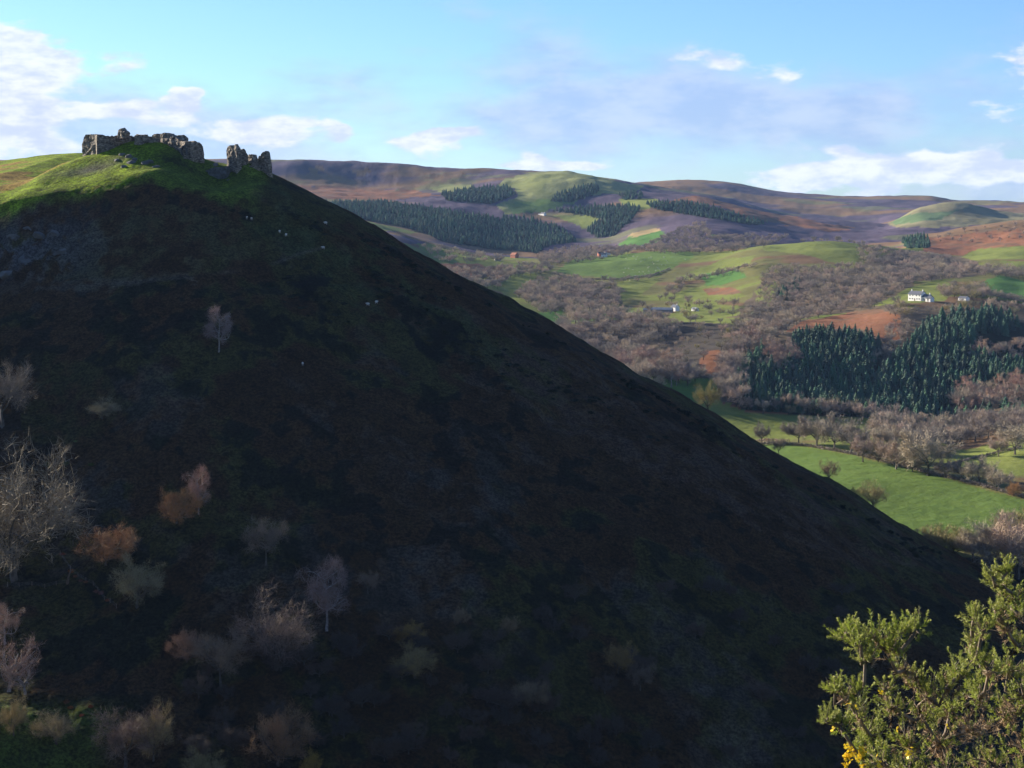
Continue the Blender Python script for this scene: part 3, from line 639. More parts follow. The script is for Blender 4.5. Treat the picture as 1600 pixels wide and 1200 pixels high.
def conifer_proto(seed, H, R, tiers=12, per=10):
    rg = np.random.RandomState(seed); V = []; Tn = []
    for i in range(tiers):
        t = i / (tiers - 1); z = H * (.06 + .9 * t); r = R * (1 - t) ** .62 * rg.uniform(.85, 1.12) + .12
        k = max(4, int(per * (1 - t * .5))); a0 = rg.uniform(0, 7)
        for j in range(k):
            a = a0 + 2 * math.pi * (j + rg.uniform(-.25, .25)) / k; rr = r * rg.uniform(.72, 1.12); wd = rr * .42 + .12
            c_, s_ = math.cos(a), math.sin(a); zt = z - rr * rg.uniform(.18, .5)
            n = len(V)
            V += [(0, 0, z + .05 * H), (c_ * rr, s_ * rr, zt), (c_ * rr * .62 - s_ * wd, s_ * rr * .62 + c_ * wd, zt - .02 * H), (c_ * rr * .62 + s_ * wd, s_ * rr * .62 - c_ * wd, zt - .02 * H)]
            Tn += [(n, n + 2, n + 1), (n, n + 1, n + 3)]
    n = len(V); V += [(.12, 0, H * .9), (-.06, .1, H * .9), (-.06, -.1, H * .9), (0, 0, H * 1.03)]; Tn += [(n, n + 1, n + 3), (n + 1, n + 2, n + 3), (n + 2, n, n + 3)]
    tb = Tubes(5); tb.path([(0, 0, -.6), (0, 0, H * .5), (0, 0, H * .93)], [.02 * H, .012 * H, .003 * H])
    bv, bt = np.array(tb.V), np.array(tb.T); tv, tt = np.array(V), np.array(Tn)
    return dict(trunk=tri_mesh('trunk', bv, bt, [M['bark']]), crown=tri_mesh('crown', tv, tt, [M['needles']]), H=H, kind='conifer_tree',
                joined=mesh_np('tree', np.concatenate([bv, tv]), np.concatenate([bt, tt + len(bv)]), [M['bark'], M['needles']], mat_idx=np.concatenate([np.zeros(len(bt)), np.ones(len(tt))])))
# woodland trees for the valley, seen from one to three kilometres
WOOD = [tree_proto('bare_tree', 100 + i, 11, w, th, 7, 1500, 1.5, .085, 'bark', 'twigs', levels=2) for i, (w, th) in enumerate(((5.4, 2.6), (4.8, 3.4), (5.9, 2.4), (4.0, 3.2), (5.0, 2.2)))]
WOOD.append(tree_proto('bare_tree', 121, 11, 3.6, 3.0, 8, 1300, 1.4, .08, 'birch_bark', 'twigs_birch', levels=2, upness=.8))
WOOD.append(tree_proto('bare_tree', 122, 11, 4.8, 2.4, 7, 1500, 1.4, .09, 'bark', 'twigs_olive', levels=2))
CONI = [conifer_proto(200 + i, 12, r) for i, r in enumerate((3.4, 3.8, 3.0, 3.6))]
# a few with finer twigs for the castle hill and the field edge
FINE = {
 'oak': tree_proto('bare_tree', 301, 12, 5.6, 2.6, 9, 4200, 1.3, .042, 'bark', 'slope_oak', levels=3),
 'oak2': tree_proto('bare_tree', 302, 12, 6.2, 2.2, 10, 4200, 1.4, .042, 'bark', 'slope_oak', levels=3),
 'pale': tree_proto('bare_tree', 303, 12, 5.8, 1.8, 9, 5500, 1.1, .045, 'bark', 'slope_pale', levels=3),
 'russet': tree_proto('bare_tree', 304, 12, 5.8, 1.2, 9, 7000, .95, .055, 'bark', 'twigs_russet', levels=3),
 'gold': tree_proto('bare_tree', 305, 12, 5.0, 1.2, 8, 5500, 1.0, .06, 'bark', 'twigs_gold', levels=3),
 'birch': tree_proto('birch_tree', 306, 12, 4.2, 2.8, 9, 5000, 1.1, .04, 'birch_bark', 'slope_birch', levels=3, upness=.8, droop=.25),
 'snag': tree_proto('birch_tree', 307, 12, 5.0, 2.6, 7, 1500, 1.0, .04, 'birch_bark', 'slope_birch', levels=3, lean=.3, thick=1.5),
}
FINE['bare_shaded'] = tree_proto('bare_tree', 311, 12, 6.0, 1.6, 8, 4500, 1.1, .05, 'bark', 'twigs_shaded', levels=3)
FINE['bare_shaded2'] = tree_proto('bare_tree', 312, 12, 5.2, 1.8, 8, 4500, 1.1, .05, 'bark', 'twigs_shaded', levels=3)
FINE['hedge'] = tree_proto('bare_tree', 313, 12, 6.4, 2.4, 9, 6000, 1.2, .085, 'bark', 'twigs', levels=3)
FINE['hedge2'] = tree_proto('bare_tree', 314, 12, 5.8, 2.8, 8, 5500, 1.2, .085, 'bark', 'twigs', levels=3)
FINE['hedge3'] = tree_proto('bare_tree', 315, 12, 6.0, 1.6, 9, 6500, 1.2, .085, 'bark', 'twigs_olive', levels=3)
FINE['birch']['H'] = FINE['snag']['H'] = 12

RND = random.Random(7)
def place_tree(pr, x, y, z, h, label, cat, group, wide=1.0, name=None, rz=None):
    o = bpy.data.objects.new(name or pr['kind'], None); SC.collection.objects.link(o); o.empty_display_size = .5
    s = h / pr['H']; o.location = (x, y, z); o.scale = (s * wide, s * wide, s); o.rotation_euler = (0, 0, RND.uniform(0, 6.28) if rz is None else rz)
    tag(o, label, cat, group)
    for k in ('trunk', 'crown'):
        c_ = bpy.data.objects.new(k, pr[k]); SC.collection.objects.link(c_); c_.parent = o
    return o

# ------------------------------------------------------------------ where a line of sight meets the ground
_vD = np.geomspace(620, 6800, 900); _pc = np.arange(400, 1740, 4.0)
_XX = ((_pc[:, None] - 800) / F) * _vD[None]; _YY = np.broadcast_to(_vD[None], _XX.shape)
_PY = project(_XX, _YY, valley_z(_XX, _YY))[1]
def hits_valley(px, py, dmin=0, dmax=1e9):
    k = np.clip(np.round((px - 400) / 4).astype(int), 0, len(_pc) - 1)
    ok = (_PY[k] <= py[:, None]) & (_vD[None] >= dmin) & (_vD[None] <= dmax)
    i = ok.argmax(1); good = ok.any(1) & (i > 0)
    good &= np.abs(_PY[k, i] - py) < 8
    a = (px - 800) / F; b = (600 - py) / F; D = _vD[i]; X = a / (CP + b * SP) * D
    return X, D, valley_z(X, D), good
def hit_valley(px, py, dmin=0, dmax=1e9):
    X, D, Z, g_ = hits_valley(np.array([float(px)]), np.array([float(py)]), dmin, dmax)
    return (float(X[0]), float(D[0]), float(Z[0])) if g_[0] else None
_hD = np.arange(320, 780, 1.0); _hc = np.arange(-40, 1560, 4.0)
_HX = ((_hc[:, None] - 800) / F) * _hD[None]; _HY = np.broadcast_to(_hD[None], _HX.shape)
_HP = project(_HX, _HY, hill_z(_HX, _HY))[1]
def hit_hill(px, py):
    k = int(np.clip(round((px + 40) / 4), 0, len(_hc) - 1)); s = np.nonzero(_HP[k] <= py)[0]
    if len(s) == 0 or s[0] == 0: return None
    D = float(_hD[s[0]]); x = ray(px, py); X = x[0] / x[1] * D
    return X, D, float(hill_z(X, D))

# ------------------------------------------------------------------ castle ruins
def ruin_chunk(name, tops, D0, D1, thick, parent, seed=0, mat='stone', base=None, rough=.45, hole=None):
    """a length of broken wall: tops = (px, py) skyline read left to right, standing between distances D0 and D1"""
    tops = sorted(tops); n = max(10, int((tops[-1][0] - tops[0][0]) / 1.0)); nz = 12
    xs = np.linspace(tops[0][0], tops[-1][0], n); ys = np.interp(xs, [p[0] for p in tops], [p[1] for p in tops])
    Ds = np.linspace(D0, D1, n)
    P = np.array([at(a, b, d) for a, b, d in zip(xs, ys, Ds)])
    dirn = P[-1] - P[0]; dirn[2] = 0; dirn /= np.linalg.norm(dirn); nrm = np.array([dirn[1], -dirn[0], 0])   # towards the viewer
    zb = (hill_z(P[:, 0], P[:, 1]) - 1.6) if base is None else np.array([at(a, base, d)[2] for a, d in zip(xs, Ds)])
    zb = np.minimum(zb, P[:, 2] - .8)
    rings = []
    for side in (1, -1):
        tt = np.linspace(0, 1, nz) if side == 1 else np.linspace(1, 0, nz)
        for t in tt:
            z = zb + (P[:, 2] - zb) * t
            th = thick * .5 * (1.12 - .25 * t)
            q = P + nrm * side * th; q[:, 2] = z
            nn = fbm(P[:, 0] * 1.7 + z * .9 + seed * 7.1, P[:, 1] * .3 + z * 1.7 + side * 31, 2.2, 4, 400 + seed)
            q = q + nrm * side * (nn * rough)[:, None] + dirn * (rough * .8 * fbm(z * 1.3, P[:, 0] + side * 9, 1.8, 3, 430 + seed))[:, None]
            q[:, 2] += (t > .8) * .35 * vnoise(P[:, 0] * 1.6, P[:, 1] + side * 5, 450 + seed)
            rings.append(q)
    R = np.array(rings); m = len(rings); V = R.transpose(1, 0, 2).reshape(-1, 3)
    i = np.arange(n - 1)[:, None] * m; j = np.arange(m)[None, :]; j2 = (j + 1) % m
    Fc = np.stack([i + j, i + j2, i + m + j2, i + m + j], -1).reshape(-1, 4).tolist()
    me = bpy.data.meshes.new(name)
    caps = [list(range(m)), [(n - 1) * m + k for k in reversed(range(m))]]
    me.from_pydata([tuple(v - np.array(parent.location)) for v in V], [], Fc + caps); me.materials.append(M[mat]); me.update()
    return link(bpy.data.objects.new(name, me), parent)
def ruin_root(name, px, py, D, label, cat):
    x, y, z = at(px, py, D); o = empty(name, (x, y, float(hill_z(x, y)))); tag(o, label, cat, 'ruins of the hilltop castle'); bpy.context.view_layer.update(); return o
r = ruin_root('ruined_wall', 180, 232, 706, 'long low broken grey stone wall with a stump of turret at the left end of the ruins', 'castle ruin')
ruin_chunk('wall_end', [(133, 226), (135, 213), (141, 210), (148, 211), (156, 210), (160, 213)], 712, 703, 3.2, r, 1)
ruin_chunk('wall', [(150, 211), (160, 212), (176, 213), (187, 211), (200, 212), (214, 214), (220, 216)], 702, 712, 2.6, r, 2)
ruin_chunk('turret', [(187, 206), (189, 202), (193, 200), (196, 203), (199, 207)], 704, 700, 2.4, r, 3, base=216)
ruin_chunk('wall', [(213, 212), (217, 210), (226, 211), (233, 214), (243, 215), (247, 217)], 698, 706, 3.2, r, 4)
r = ruin_root('ruined_hall', 262, 235, 700, 'tallest pale stone mass of the ruins, its broken front lit by the sun', 'castle ruin')
ruin_chunk('wall', [(241, 216), (244, 210), (252, 209), (262, 208), (270, 210), (280, 216), (287, 219)], 712, 697, 3.0, r, 5)
ruin_chunk('wall_top', [(272, 214), (277, 211), (284, 211), (289, 214), (291, 219)], 702, 706, 4.0, r, 6)
r = ruin_root('ruined_gatehouse', 297, 240, 697, 'squat flat-topped stone gatehouse with a dark arch, right of the tallest ruin', 'castle ruin')
ruin_chunk('side_wall', [(279, 229), (282, 224), (288, 222), (293, 221)], 704, 692, 3.0, r, 7)
ruin_chunk('front_wall', [(293, 222), (299, 221), (306, 222), (312, 225), (314, 229), (315, 236)], 693, 698, 3.6, r, 8)
a1 = Vector(at(287, 242, 691.5)); am = bpy.data.meshes.new('archway')
# the arch: a deep dark recess framed in stone
pts = []
for k in range(9): pts.append((math.cos(math.pi * k / 8) * 1.1, 2.2 + math.sin(math.pi * k / 8) * 1.2))
pts = [(1.1, 0)] + pts + [(-1.1, 0)]
vv = []; ff = []
for dpt, sc_ in ((0, 1.0), (0, 1.3), (2.2, 1.0)):
    for (px_, pz_) in pts: vv.append((px_ * sc_ + (0), dpt, pz_ * (1 + (sc_ - 1) * .5)))
m_ = len(pts)
for k in range(m_ - 1): ff.append((k, k + 1, m_ + k + 1, m_ + k)); ff.append((k, 2 * m_ + k, 2 * m_ + k + 1, k + 1))
ff.append(tuple(2 * m_ + k for k in range(m_)))
am.from_pydata(vv, [], ff); am.materials.append(M['rock']); am.update()
ao = link(bpy.data.objects.new('archway', am), r); ao.location = a1 - Vector(r.location); ao.rotation_euler = (0, 0, -.5)
r = ruin_root('ruined_tower', 368, 255, 690, 'tall ragged tower fragment with a spike at its left, standing alone on the shoulder', 'castle ruin')
ruin_chunk('spire', [(357, 232), (359, 229), (364, 227), (367, 229), (369, 225), (371, 228), (373, 236)], 691, 685, 2.0, r, 9)
ruin_chunk('wall', [(368, 240), (371, 234), (377, 233), (382, 235), (384, 241), (385, 252)], 687, 690, 2.6, r, 10, rough=.6)
r = ruin_root('ruined_stump', 394, 256, 690, 'small stone stump between the tower fragment and the rightmost pinnacle', 'castle ruin')
ruin_chunk('wall', [(389, 250), (391, 243), (394, 241), (397, 243), (399, 251)], 692, 688, 2.4, r, 11)
ruin_chunk('wall_foot', [(384, 264), (390, 259), (398, 259), (406, 264)], 688, 688, 2.2, r, 12, rough=.7)
ruin_chunk('wall_foot', [(326, 266), (338, 262), (350, 262), (357, 260)], 690, 686, 2.4, r, 14, rough=.8, mat='rock')
r = ruin_root('ruined_pinnacle', 413, 262, 690, 'slender leaning pinnacle of masonry at the right end of the ruins', 'castle ruin')
ruin_chunk('wall', [(404, 251), (407, 244), (411, 242), (413, 237), (417, 236), (420, 239), (421, 250), (423, 268)], 691, 687, 1.9, r, 13, rough=.5)
# loose rocks and crags on the castle hill
def rock_mesh(seed, flat=.7):
    import bmesh
    bm = bmesh.new(); bmesh.ops.create_icosphere(bm, subdivisions=2, radius=1)
    for v in bm.verts:
        c_ = v.co; k = 1 + .6 * float(fbm(np.array([c_.x * 2 + seed]), np.array([c_.y * 2 + c_.z * 1.7]), 1.3, 3, seed)[0]); v.co = Vector((c_.x * k * 1.2, c_.y * k, c_.z * k * flat))
    me = bpy.data.meshes.new('rock'); bm.to_mesh(me); bm.free(); me.materials.append(M['rock']); return me
ROCKS = [rock_mesh(k) for k in (1, 2, 3, 4)]
def rock(px, py, s, label, group='rocks on the castle hill'):
    p = hit_hill(px, py)
    if p is None: return
    o = link(bpy.data.objects.new('rock', ROCKS[RND.randrange(4)])); o.location = (p[0], p[1] + s * .5, p[2] - s * .15); o.scale = (s, s, s * .95); o.rotation_euler = (RND.uniform(-.2, .2), RND.uniform(-.2, .2), RND.uniform(0, 6))
    tag(o, label, 'rock', group)
for (px, py, s) in [(60, 372, 3), (45, 362, 2.5), (85, 365, 2.4), (20, 372, 2.6), (95, 395, 3.2), (35, 408, 3.6), (10, 436, 3.6)]:
    rock(px, py, s * RND.uniform(.7, 1.0), 'dark grey crag jutting from the steep slope under the left brow', 'crags under the left brow')
for (px, py, s) in [(190, 244, 1.6), (200, 248, 2.2), (212, 250, 1.6), (205, 256, 1.4), (228, 256, 2.0), (183, 252, 1.4), (243, 262, 1.6), (196, 262, 1.3)]:
    rock(px, py, s, 'grey outcrop in the dark side of the mound below the castle wall', 'outcrops on the castle mound')
for (px, py, s) in [(336, 258, 2.0), (345, 268, 2.0), (332, 266, 1.2)]:
    rock(px, py, s, 'mossy outcrop between the gatehouse and the tower fragment', 'outcrops beside the tower fragment')
rock(357, 284, .9, 'lone boulder at the edge of the sunlit grass patch below the tower fragment', None)

# ------------------------------------------------------------------ trees of the castle hill
SL = [  # px, py of the foot, height px, width factor, kind, label
 (4, 668, 112, 1.0, 'oak', 'brown bare oak cut by the left edge, highest tree on the slope'),
 (22, 905, 218, 1.15, 'pale', 'largest pale bare tree, filling the left edge above the fence'),
 (160, 657, 34, 1.7, 'pale', 'low spreading pale bush alone on dark grass, right of the highest oak'),
 (276, 818, 70, 1.15, 'russet', 'round reddish brown bush lit by the sun, a thin birch at its right'),
 (310, 806, 74, .7, 'birch', 'thin faint birch right of the round reddish bush'),
 (165, 884, 78, 1.2, 'russet', 'brown rounded tree above the olive one, right of the fence line'),
 (214, 948, 86, 1.05, 'pale', 'olive grey tree just below the brown rounded tree'),
 (415, 886, 84, .9, 'oak', 'dim brown tree above and left of the pink birch'),
 (510, 986, 112, .85, 'birch', 'tall pinkish birch with white stems, sunlit in mid slope'),
 (432, 1052, 122, 1.05, 'oak2', 'wide grey bare oak left of the pink birch'),
 (292, 1040, 62, 1.1, 'russet', 'dark brown tree lower left of the wide grey oak'),
 (345, 1078, 98, 1.0, 'oak', 'dim brown tree with a lit yellowish top, left of the wide grey oak'),
 (642, 1002, 38, 1.6, 'russet', 'small russet tree top above the orange-brown one'),
 (648, 1062, 62, 1.5, 'gold', 'broad orange-brown tree in the middle of the dark hollow'),
 (434, 1200, 112, .95, 'russet', 'bright russet tree at the bottom, left of centre'),
 (486, 1222, 58, .8, 'gold', 'yellow-brown bush at the bottom edge, right of the russet tree'),
 (966, 1054, 64, .85, 'gold', 'lone yellow-green tree in the dark, right of centre'),
 (1000, 1078, 50, 1.0, 'oak', 'small brown tree touching the lone yellow-green tree'),
 (832, 1104, 50, 1.5, 'gold', 'golden brown tree crown low in the dark middle'),
 (14, 1078, 110, .9, 'snag', 'white-limbed birch at the left edge, its bare boughs lit'),
 (40, 1090, 70, 1.0, 'snag', 'leaning white birch beside the larger white-limbed one'),
 (8, 1010, 64, 1.0, 'birch', 'greyish birch behind the white-limbed one at the left edge'),
 (88, 1170, 62, 1.25, 'pale', 'twisted pale shrub on the bright grass in the bottom left corner'),
 (22, 1165, 70, .8, 'pale', 'thin greenish tree standing in the bottom left grass'),
 (196, 1205, 104, 1.1, 'oak', 'grey-brown tree at the bottom, between the corner shrub and a low round bush'),
 (240, 1190, 100, .8, 'pale', 'olive topped tree behind the grey-brown one at the bottom'),
 (316, 1228, 60, 1.2, 'pale', 'low round bush at the bottom edge, left of the russet tree'),
 (720, 975, 32, 1.1, 'russet', 'small reddish tree right of the orange-brown one'),
 (795, 990, 34, 1.1, 'gold', 'small gold-tipped tree above the golden crown'),
 (342, 552, 68, .8, 'birch', 'faint bare tree with a pale trunk high on the dark slope'),
 (1106, 670, 52, .9, 'pale', 'olive bare tree rising over the ridge before the upper meadow'),
 (1216, 727, 30, .8, 'oak', 'dark small tree on the ridge at the left end of the green field'),
 (1296, 778, 44, .8, 'oak', 'dark thin tree on the ridge in front of the green field'),
 (1364, 824, 52, 1.05, 'pale', 'rounded olive tree on the ridge in front of the green field'),
 (575, 932, 40, 1.0, 'oak', 'dim tree right of the pink birch'),
 (1330, 790, 18, 1.4, 'pale', 'low bush on the ridge left of the rounded olive tree'),
]
for (px, py, hp, w, kd, lab) in SL:
    p = hit_hill(px, min(py, 1235))
    if px > 1100:            # these root just over the ridge
        x_ = ray(px, py); D_ = 735.0; X_ = x_[0] / x_[1] * D_; p = (X_, D_, float(hill_z(X_, D_)))
        hp = hp + max(0, project(*p)[1] - py) * .9
    if p is None: continue
    if py > 1200: pass
    place_tree(FINE[kd], p[0], p[1], p[2] - .2, hp / F * p[1] * 1.03, lab, 'tree', 'trees on the castle hill', w)
# thicket in the shade at the foot
n = 0; rs = random.Random(11); spots = []
while n < 90 and len(spots) < 4000:
    px = rs.uniform(260, 1340); py = rs.uniform(885, 1215); spots.append(1)
    lim = np.interp(px, [260, 500, 700, 900, 1100, 1340], [1060, 985, 955, 905, 885, 900])
    if py < lim + 20 or rs.random() > .62: continue
    if 880 < px < 1220 and abs(py - (880 + (px - 900) * .95)) < 50: continue
    p = hit_hill(px, py)
    if p is None: continue
    kd = rs.choice(['bare_shaded', 'bare_shaded2'])
    place_tree(FINE[kd], p[0], p[1], p[2] - .3, rs.uniform(5, 8.5), 'shadowed bare tree in the thicket at the dark foot of the castle hill', 'tree', 'trees in the dark thicket at the foot of the hill', rs.uniform(.9, 1.4), name='bare_tree'); n += 1
# bushes: gorse on the slope and along the skyline
def bush_mesh(seed, mat, n=420):
    rg = np.random.RandomState(seed)
    d = rg.normal(0, 1, (n, 3)); d[:, 2] = np.abs(d[:, 2]); d /= np.linalg.norm(d, axis=1)[:, None]
    k = 1 + .35 * fbm(d[:, 0] * 2 + seed, d[:, 1] * 2, 1, 3, seed)
    base = d * (rg.uniform(.45, .9, n) * k)[:, None] * np.array([1, 1, .8]); tip = base + (d + rg.normal(0, .5, (n, 3))) * .28
    side = np.cross(d, rg.normal(0, 1, (n, 3))); side /= np.linalg.norm(side, axis=1)[:, None]
    V = np.stack([base - side * .09, base + side * .09, tip], 1).reshape(-1, 3)
    core = rock_mesh(seed + 50, .8); cv = np.array([v.co[:] for v in core.vertices]) * .62; cf = np.array([p.vertices[:] for p in core.polygons])
    return tri_mesh('bush', np.concatenate([V, cv]), np.concatenate([np.arange(n * 3).reshape(-1, 3), cf + n * 3]), [M[mat]])
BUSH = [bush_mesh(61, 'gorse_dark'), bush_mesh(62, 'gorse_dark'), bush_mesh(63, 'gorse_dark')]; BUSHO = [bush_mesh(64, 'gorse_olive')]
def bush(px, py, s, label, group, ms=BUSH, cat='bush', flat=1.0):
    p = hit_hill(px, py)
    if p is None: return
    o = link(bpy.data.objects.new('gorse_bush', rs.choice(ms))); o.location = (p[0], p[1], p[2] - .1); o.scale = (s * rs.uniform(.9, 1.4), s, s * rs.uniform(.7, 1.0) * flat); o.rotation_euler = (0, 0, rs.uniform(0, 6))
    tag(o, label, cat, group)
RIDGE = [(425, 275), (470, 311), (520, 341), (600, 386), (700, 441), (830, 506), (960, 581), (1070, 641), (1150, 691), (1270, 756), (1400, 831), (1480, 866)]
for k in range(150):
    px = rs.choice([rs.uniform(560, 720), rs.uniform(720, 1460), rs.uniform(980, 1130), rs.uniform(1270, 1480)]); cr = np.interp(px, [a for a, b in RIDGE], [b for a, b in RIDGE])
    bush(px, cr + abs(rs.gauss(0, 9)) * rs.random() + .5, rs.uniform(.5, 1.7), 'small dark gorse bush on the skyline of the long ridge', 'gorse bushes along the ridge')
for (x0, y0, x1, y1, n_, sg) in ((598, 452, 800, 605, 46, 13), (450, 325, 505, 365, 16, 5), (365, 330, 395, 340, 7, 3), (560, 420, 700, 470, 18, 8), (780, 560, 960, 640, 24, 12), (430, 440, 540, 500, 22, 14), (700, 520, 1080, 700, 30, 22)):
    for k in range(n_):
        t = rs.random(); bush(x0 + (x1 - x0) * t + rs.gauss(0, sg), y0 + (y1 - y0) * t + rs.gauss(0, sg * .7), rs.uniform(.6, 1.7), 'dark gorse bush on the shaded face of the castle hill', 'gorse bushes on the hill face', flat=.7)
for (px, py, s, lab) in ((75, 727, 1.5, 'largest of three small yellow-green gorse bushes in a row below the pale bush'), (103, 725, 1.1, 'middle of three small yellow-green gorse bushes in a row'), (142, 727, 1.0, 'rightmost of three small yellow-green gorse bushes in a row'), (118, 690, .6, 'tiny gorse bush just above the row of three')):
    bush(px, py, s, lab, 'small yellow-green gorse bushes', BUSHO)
bush(304, 322, .01, None, None) if False else None

# ------------------------------------------------------------------ sheep
def sheep_mesh():
    import bmesh
    bm = bmesh.new()
    def ell(c_, r_, sub=2):
        k = bmesh.ops.create_icosphere(bm, subdivisions=sub, radius=1)
        for v in k['verts']: v.co = Vector((c_[0] + v.co.x * r_[0], c_[1] + v.co.y * r_[1], c_[2] + v.co.z * r_[2]))
    ell((0, 0, .62), (.52, .27, .29)); ell((.42, 0, .70), (.20, .16, .19), 1)
    body = bpy.data.meshes.new('fleece'); bm.to_mesh(body); bm.free()
    bm = bmesh.new()
    k = bmesh.ops.create_cone(bm, cap_ends=True, segments=8, radius1=.11, radius2=.055, depth=.28)
    bmesh.ops.rotate(bm, verts=k['verts'], matrix=Matrix.Rotation(math.radians(115), 3, 'Y')); bmesh.ops.translate(bm, verts=k['verts'], vec=(.70, 0, .68))
    for s_ in (-1, 1):
        k = bmesh.ops.create_cone(bm, cap_ends=True, segments=5, radius1=.03, radius2=.01, depth=.13)
        bmesh.ops.rotate(bm, verts=k['verts'], matrix=Matrix.Rotation(math.radians(80 * s_), 3, 'X')); bmesh.ops.translate(bm, verts=k['verts'], vec=(.60, -.12 * s_, .78))
    head = bpy.data.meshes.new('head'); bm.to_mesh(head); bm.free()
    bm = bmesh.new()
    k = bmesh.ops.create_cone(bm, cap_ends=True, segments=6, radius1=.035, radius2=.06, depth=.44); bmesh.ops.translate(bm, verts=k['verts'], vec=(0, 0, .20))
    leg = bpy.data.meshes.new('leg'); bm.to_mesh(leg); bm.free()
    return body, head, leg
M['fleece'] = plain('fleece', (.62, .58, .50), val=.2, bump=(12, .05)); M['sheep_face'] = plain('sheep_face', (.45, .40, .33))
fb, fh, fl = sheep_mesh(); fb.materials.append(M['fleece']); fh.materials.append(M['sheep_face']); fl.materials.append(M['sheep_face'])
def sheep(p, label, group, parts=True, s=1.0):
    o = empty('sheep', (p[0], p[1], p[2]), rs.uniform(0, 6.28), s * 1.15); tag(o, label, 'sheep', group)
    link(bpy.data.objects.new('fleece', fb), o)
    if parts:
        link(bpy.data.objects.new('head', fh), o)
        for (a, b) in ((.3, .13), (.3, -.13), (-.3, .13), (-.3, -.13)):
            l_ = link(bpy.data.objects.new('leg', fl), o); l_.location = (a, b, 0)
for (px, py, lab) in ((386, 343, 'left one of the uppermost pair of sheep, below the sunlit patch'), (393, 344, 'right one of the uppermost pair of sheep, below the sunlit patch'),
                      (437, 366, 'upper sheep of the pair above the trodden path'), (447, 372, 'lower sheep of the pair above the trodden path'), (505, 391, 'lone sheep at the right end of the trodden path'),
                      (509, 350, 'sheep nearest to the ridge skyline'), (575, 479, 'left one of two sheep on the green rib in mid slope'), (588, 477, 'right one of two sheep on the green rib in mid slope'), (473, 574, 'lowest sheep, alone on the dark bracken')):
    p = hit_hill(px, py)
    if p: sheep(p, lab, 'sheep on the castle hill', s=1.15)
ns = 0
while ns < 42:
    px = rs.gauss(1010, 30); py = rs.uniform(399, 440)
    if not (965 < px < 1075) or py > 440 - (px - 1000) * .35: continue
    p = hit_valley(px, py, 2000, 3000)
    if p: sheep(p, 'white sheep grazing in the bright field in mid valley', 'sheep in the mid valley field', parts=False, s=1.5); ns += 1

# ------------------------------------------------------------------ fence and bracken, bottom left
M['wood'] = plain('weathered_wood', (.20, .15, .10), noise=(4, .11, .08, .06)); M['wire'] = plain('wire', (.2, .2, .2), .5)
def box_mesh(name, sx, sy, sz, mat, z0=0.0, bev=.06):
    import bmesh
    bm = bmesh.new(); bmesh.ops.create_cube(bm, size=1)
    for v in bm.verts: v.co = Vector((v.co.x * sx, v.co.y * sy, (v.co.z + .5) * sz + z0))
    if bev: bmesh.ops.bevel(bm, geom=bm.edges[:], offset=min(sx, sy, sz) * bev, segments=1, affect='EDGES')
    me = bpy.data.meshes.new(name); bm.to_mesh(me); bm.free(); me.materials.append(mat); return me
POST = box_mesh('post', .16, .16, 1.5, M['wood'], -.2)
def fence(pix, label, step=None, lean=.05):
    ps = [p for p in (hit_hill(a, b) for a, b in pix) if p]
    o = empty('post_fence', ps[0]); tag(o, label, 'fence'); L0 = Vector(ps[0]); prev = None
    tb = Tubes(3)
    for p in ps:
        q = link(bpy.data.objects.new('post', POST), o); q.location = Vector(p) - L0; q.rotation_euler = (rs.uniform(-lean, lean), rs.uniform(-lean, lean), rs.uniform(0, 3)); q.scale = (1, 1, rs.uniform(.85, 1.15))
        if prev:
            for h in (.45, .8, 1.15): tb.path([tuple(Vector(prev) - L0 + Vector((0, 0, h))), tuple(Vector(p) - L0 + Vector((0, 0, h)))], [.015, .015])
        prev = p
    w = link(bpy.data.objects.new('wire', tri_mesh('wire', np.array(tb.V), np.array(tb.T), [M['wire']])), o)
fence([(12, 921), (30, 920), (50, 918), (70, 917), (88, 914), (104, 912)], 'short run of weathered posts level across the grass under the large pale tree')
fence([(94, 872), (110, 890), (122, 903), (134, 906), (146, 918), (153, 926), (163, 935), (172, 943), (182, 952)], 'weathered post fence running down the slope beside rusty bracken')
p = hit_hill(106, 914); dead = empty('dead_trunk', p); tag(dead, 'broken bare dead trunk where the two fences meet', 'dead tree')
tb = Tubes(6); tb.path([(0, 0, -.3), (.2, 0, 1.8), (.8, 0, 3.6), (.9, .1, 5.2)], [.32, .26, .2, .10]); tb.path([(.7, 0, 3.4), (1.5, 0, 3.9), (2.2, .2, 3.8)], [.12, .08, .04])
link(bpy.data.objects.new('trunk', tri_mesh('trunk', np.array(tb.V), np.array(tb.T), [M['wood']])), dead)
M['rust'] = plain('rusty_bracken', (.20, .075, .035), hue=.03, val=.4)
RB = [bush_mesh(71, 'rust'), bush_mesh(72, 'rust')]
for (px, py) in ((97, 870), (118, 905), (126, 908), (134, 908), (150, 922), (158, 930), (168, 940), (112, 895)):
    bush(px, py, rs.uniform(.5, .9), 'rust coloured clump of dead bracken along the sloping fence', 'bracken clumps along the fence', RB)
for (px, py) in ((90, 775), (105, 785), (118, 778), (98, 800), (112, 800)):
    bush(px, py, rs.uniform(.7, 1.2), 'dark red clump of bracken beside the largest pale tree', 'dark red bracken by the pale tree', RB)
for (px, py) in ((104, 1098), (110, 1105), (142, 1108), (128, 1120)):
    bush(px, py, rs.uniform(.6, .9), 'bright rust clump of bracken above the corner shrub', 'bracken above the corner shrub', RB)

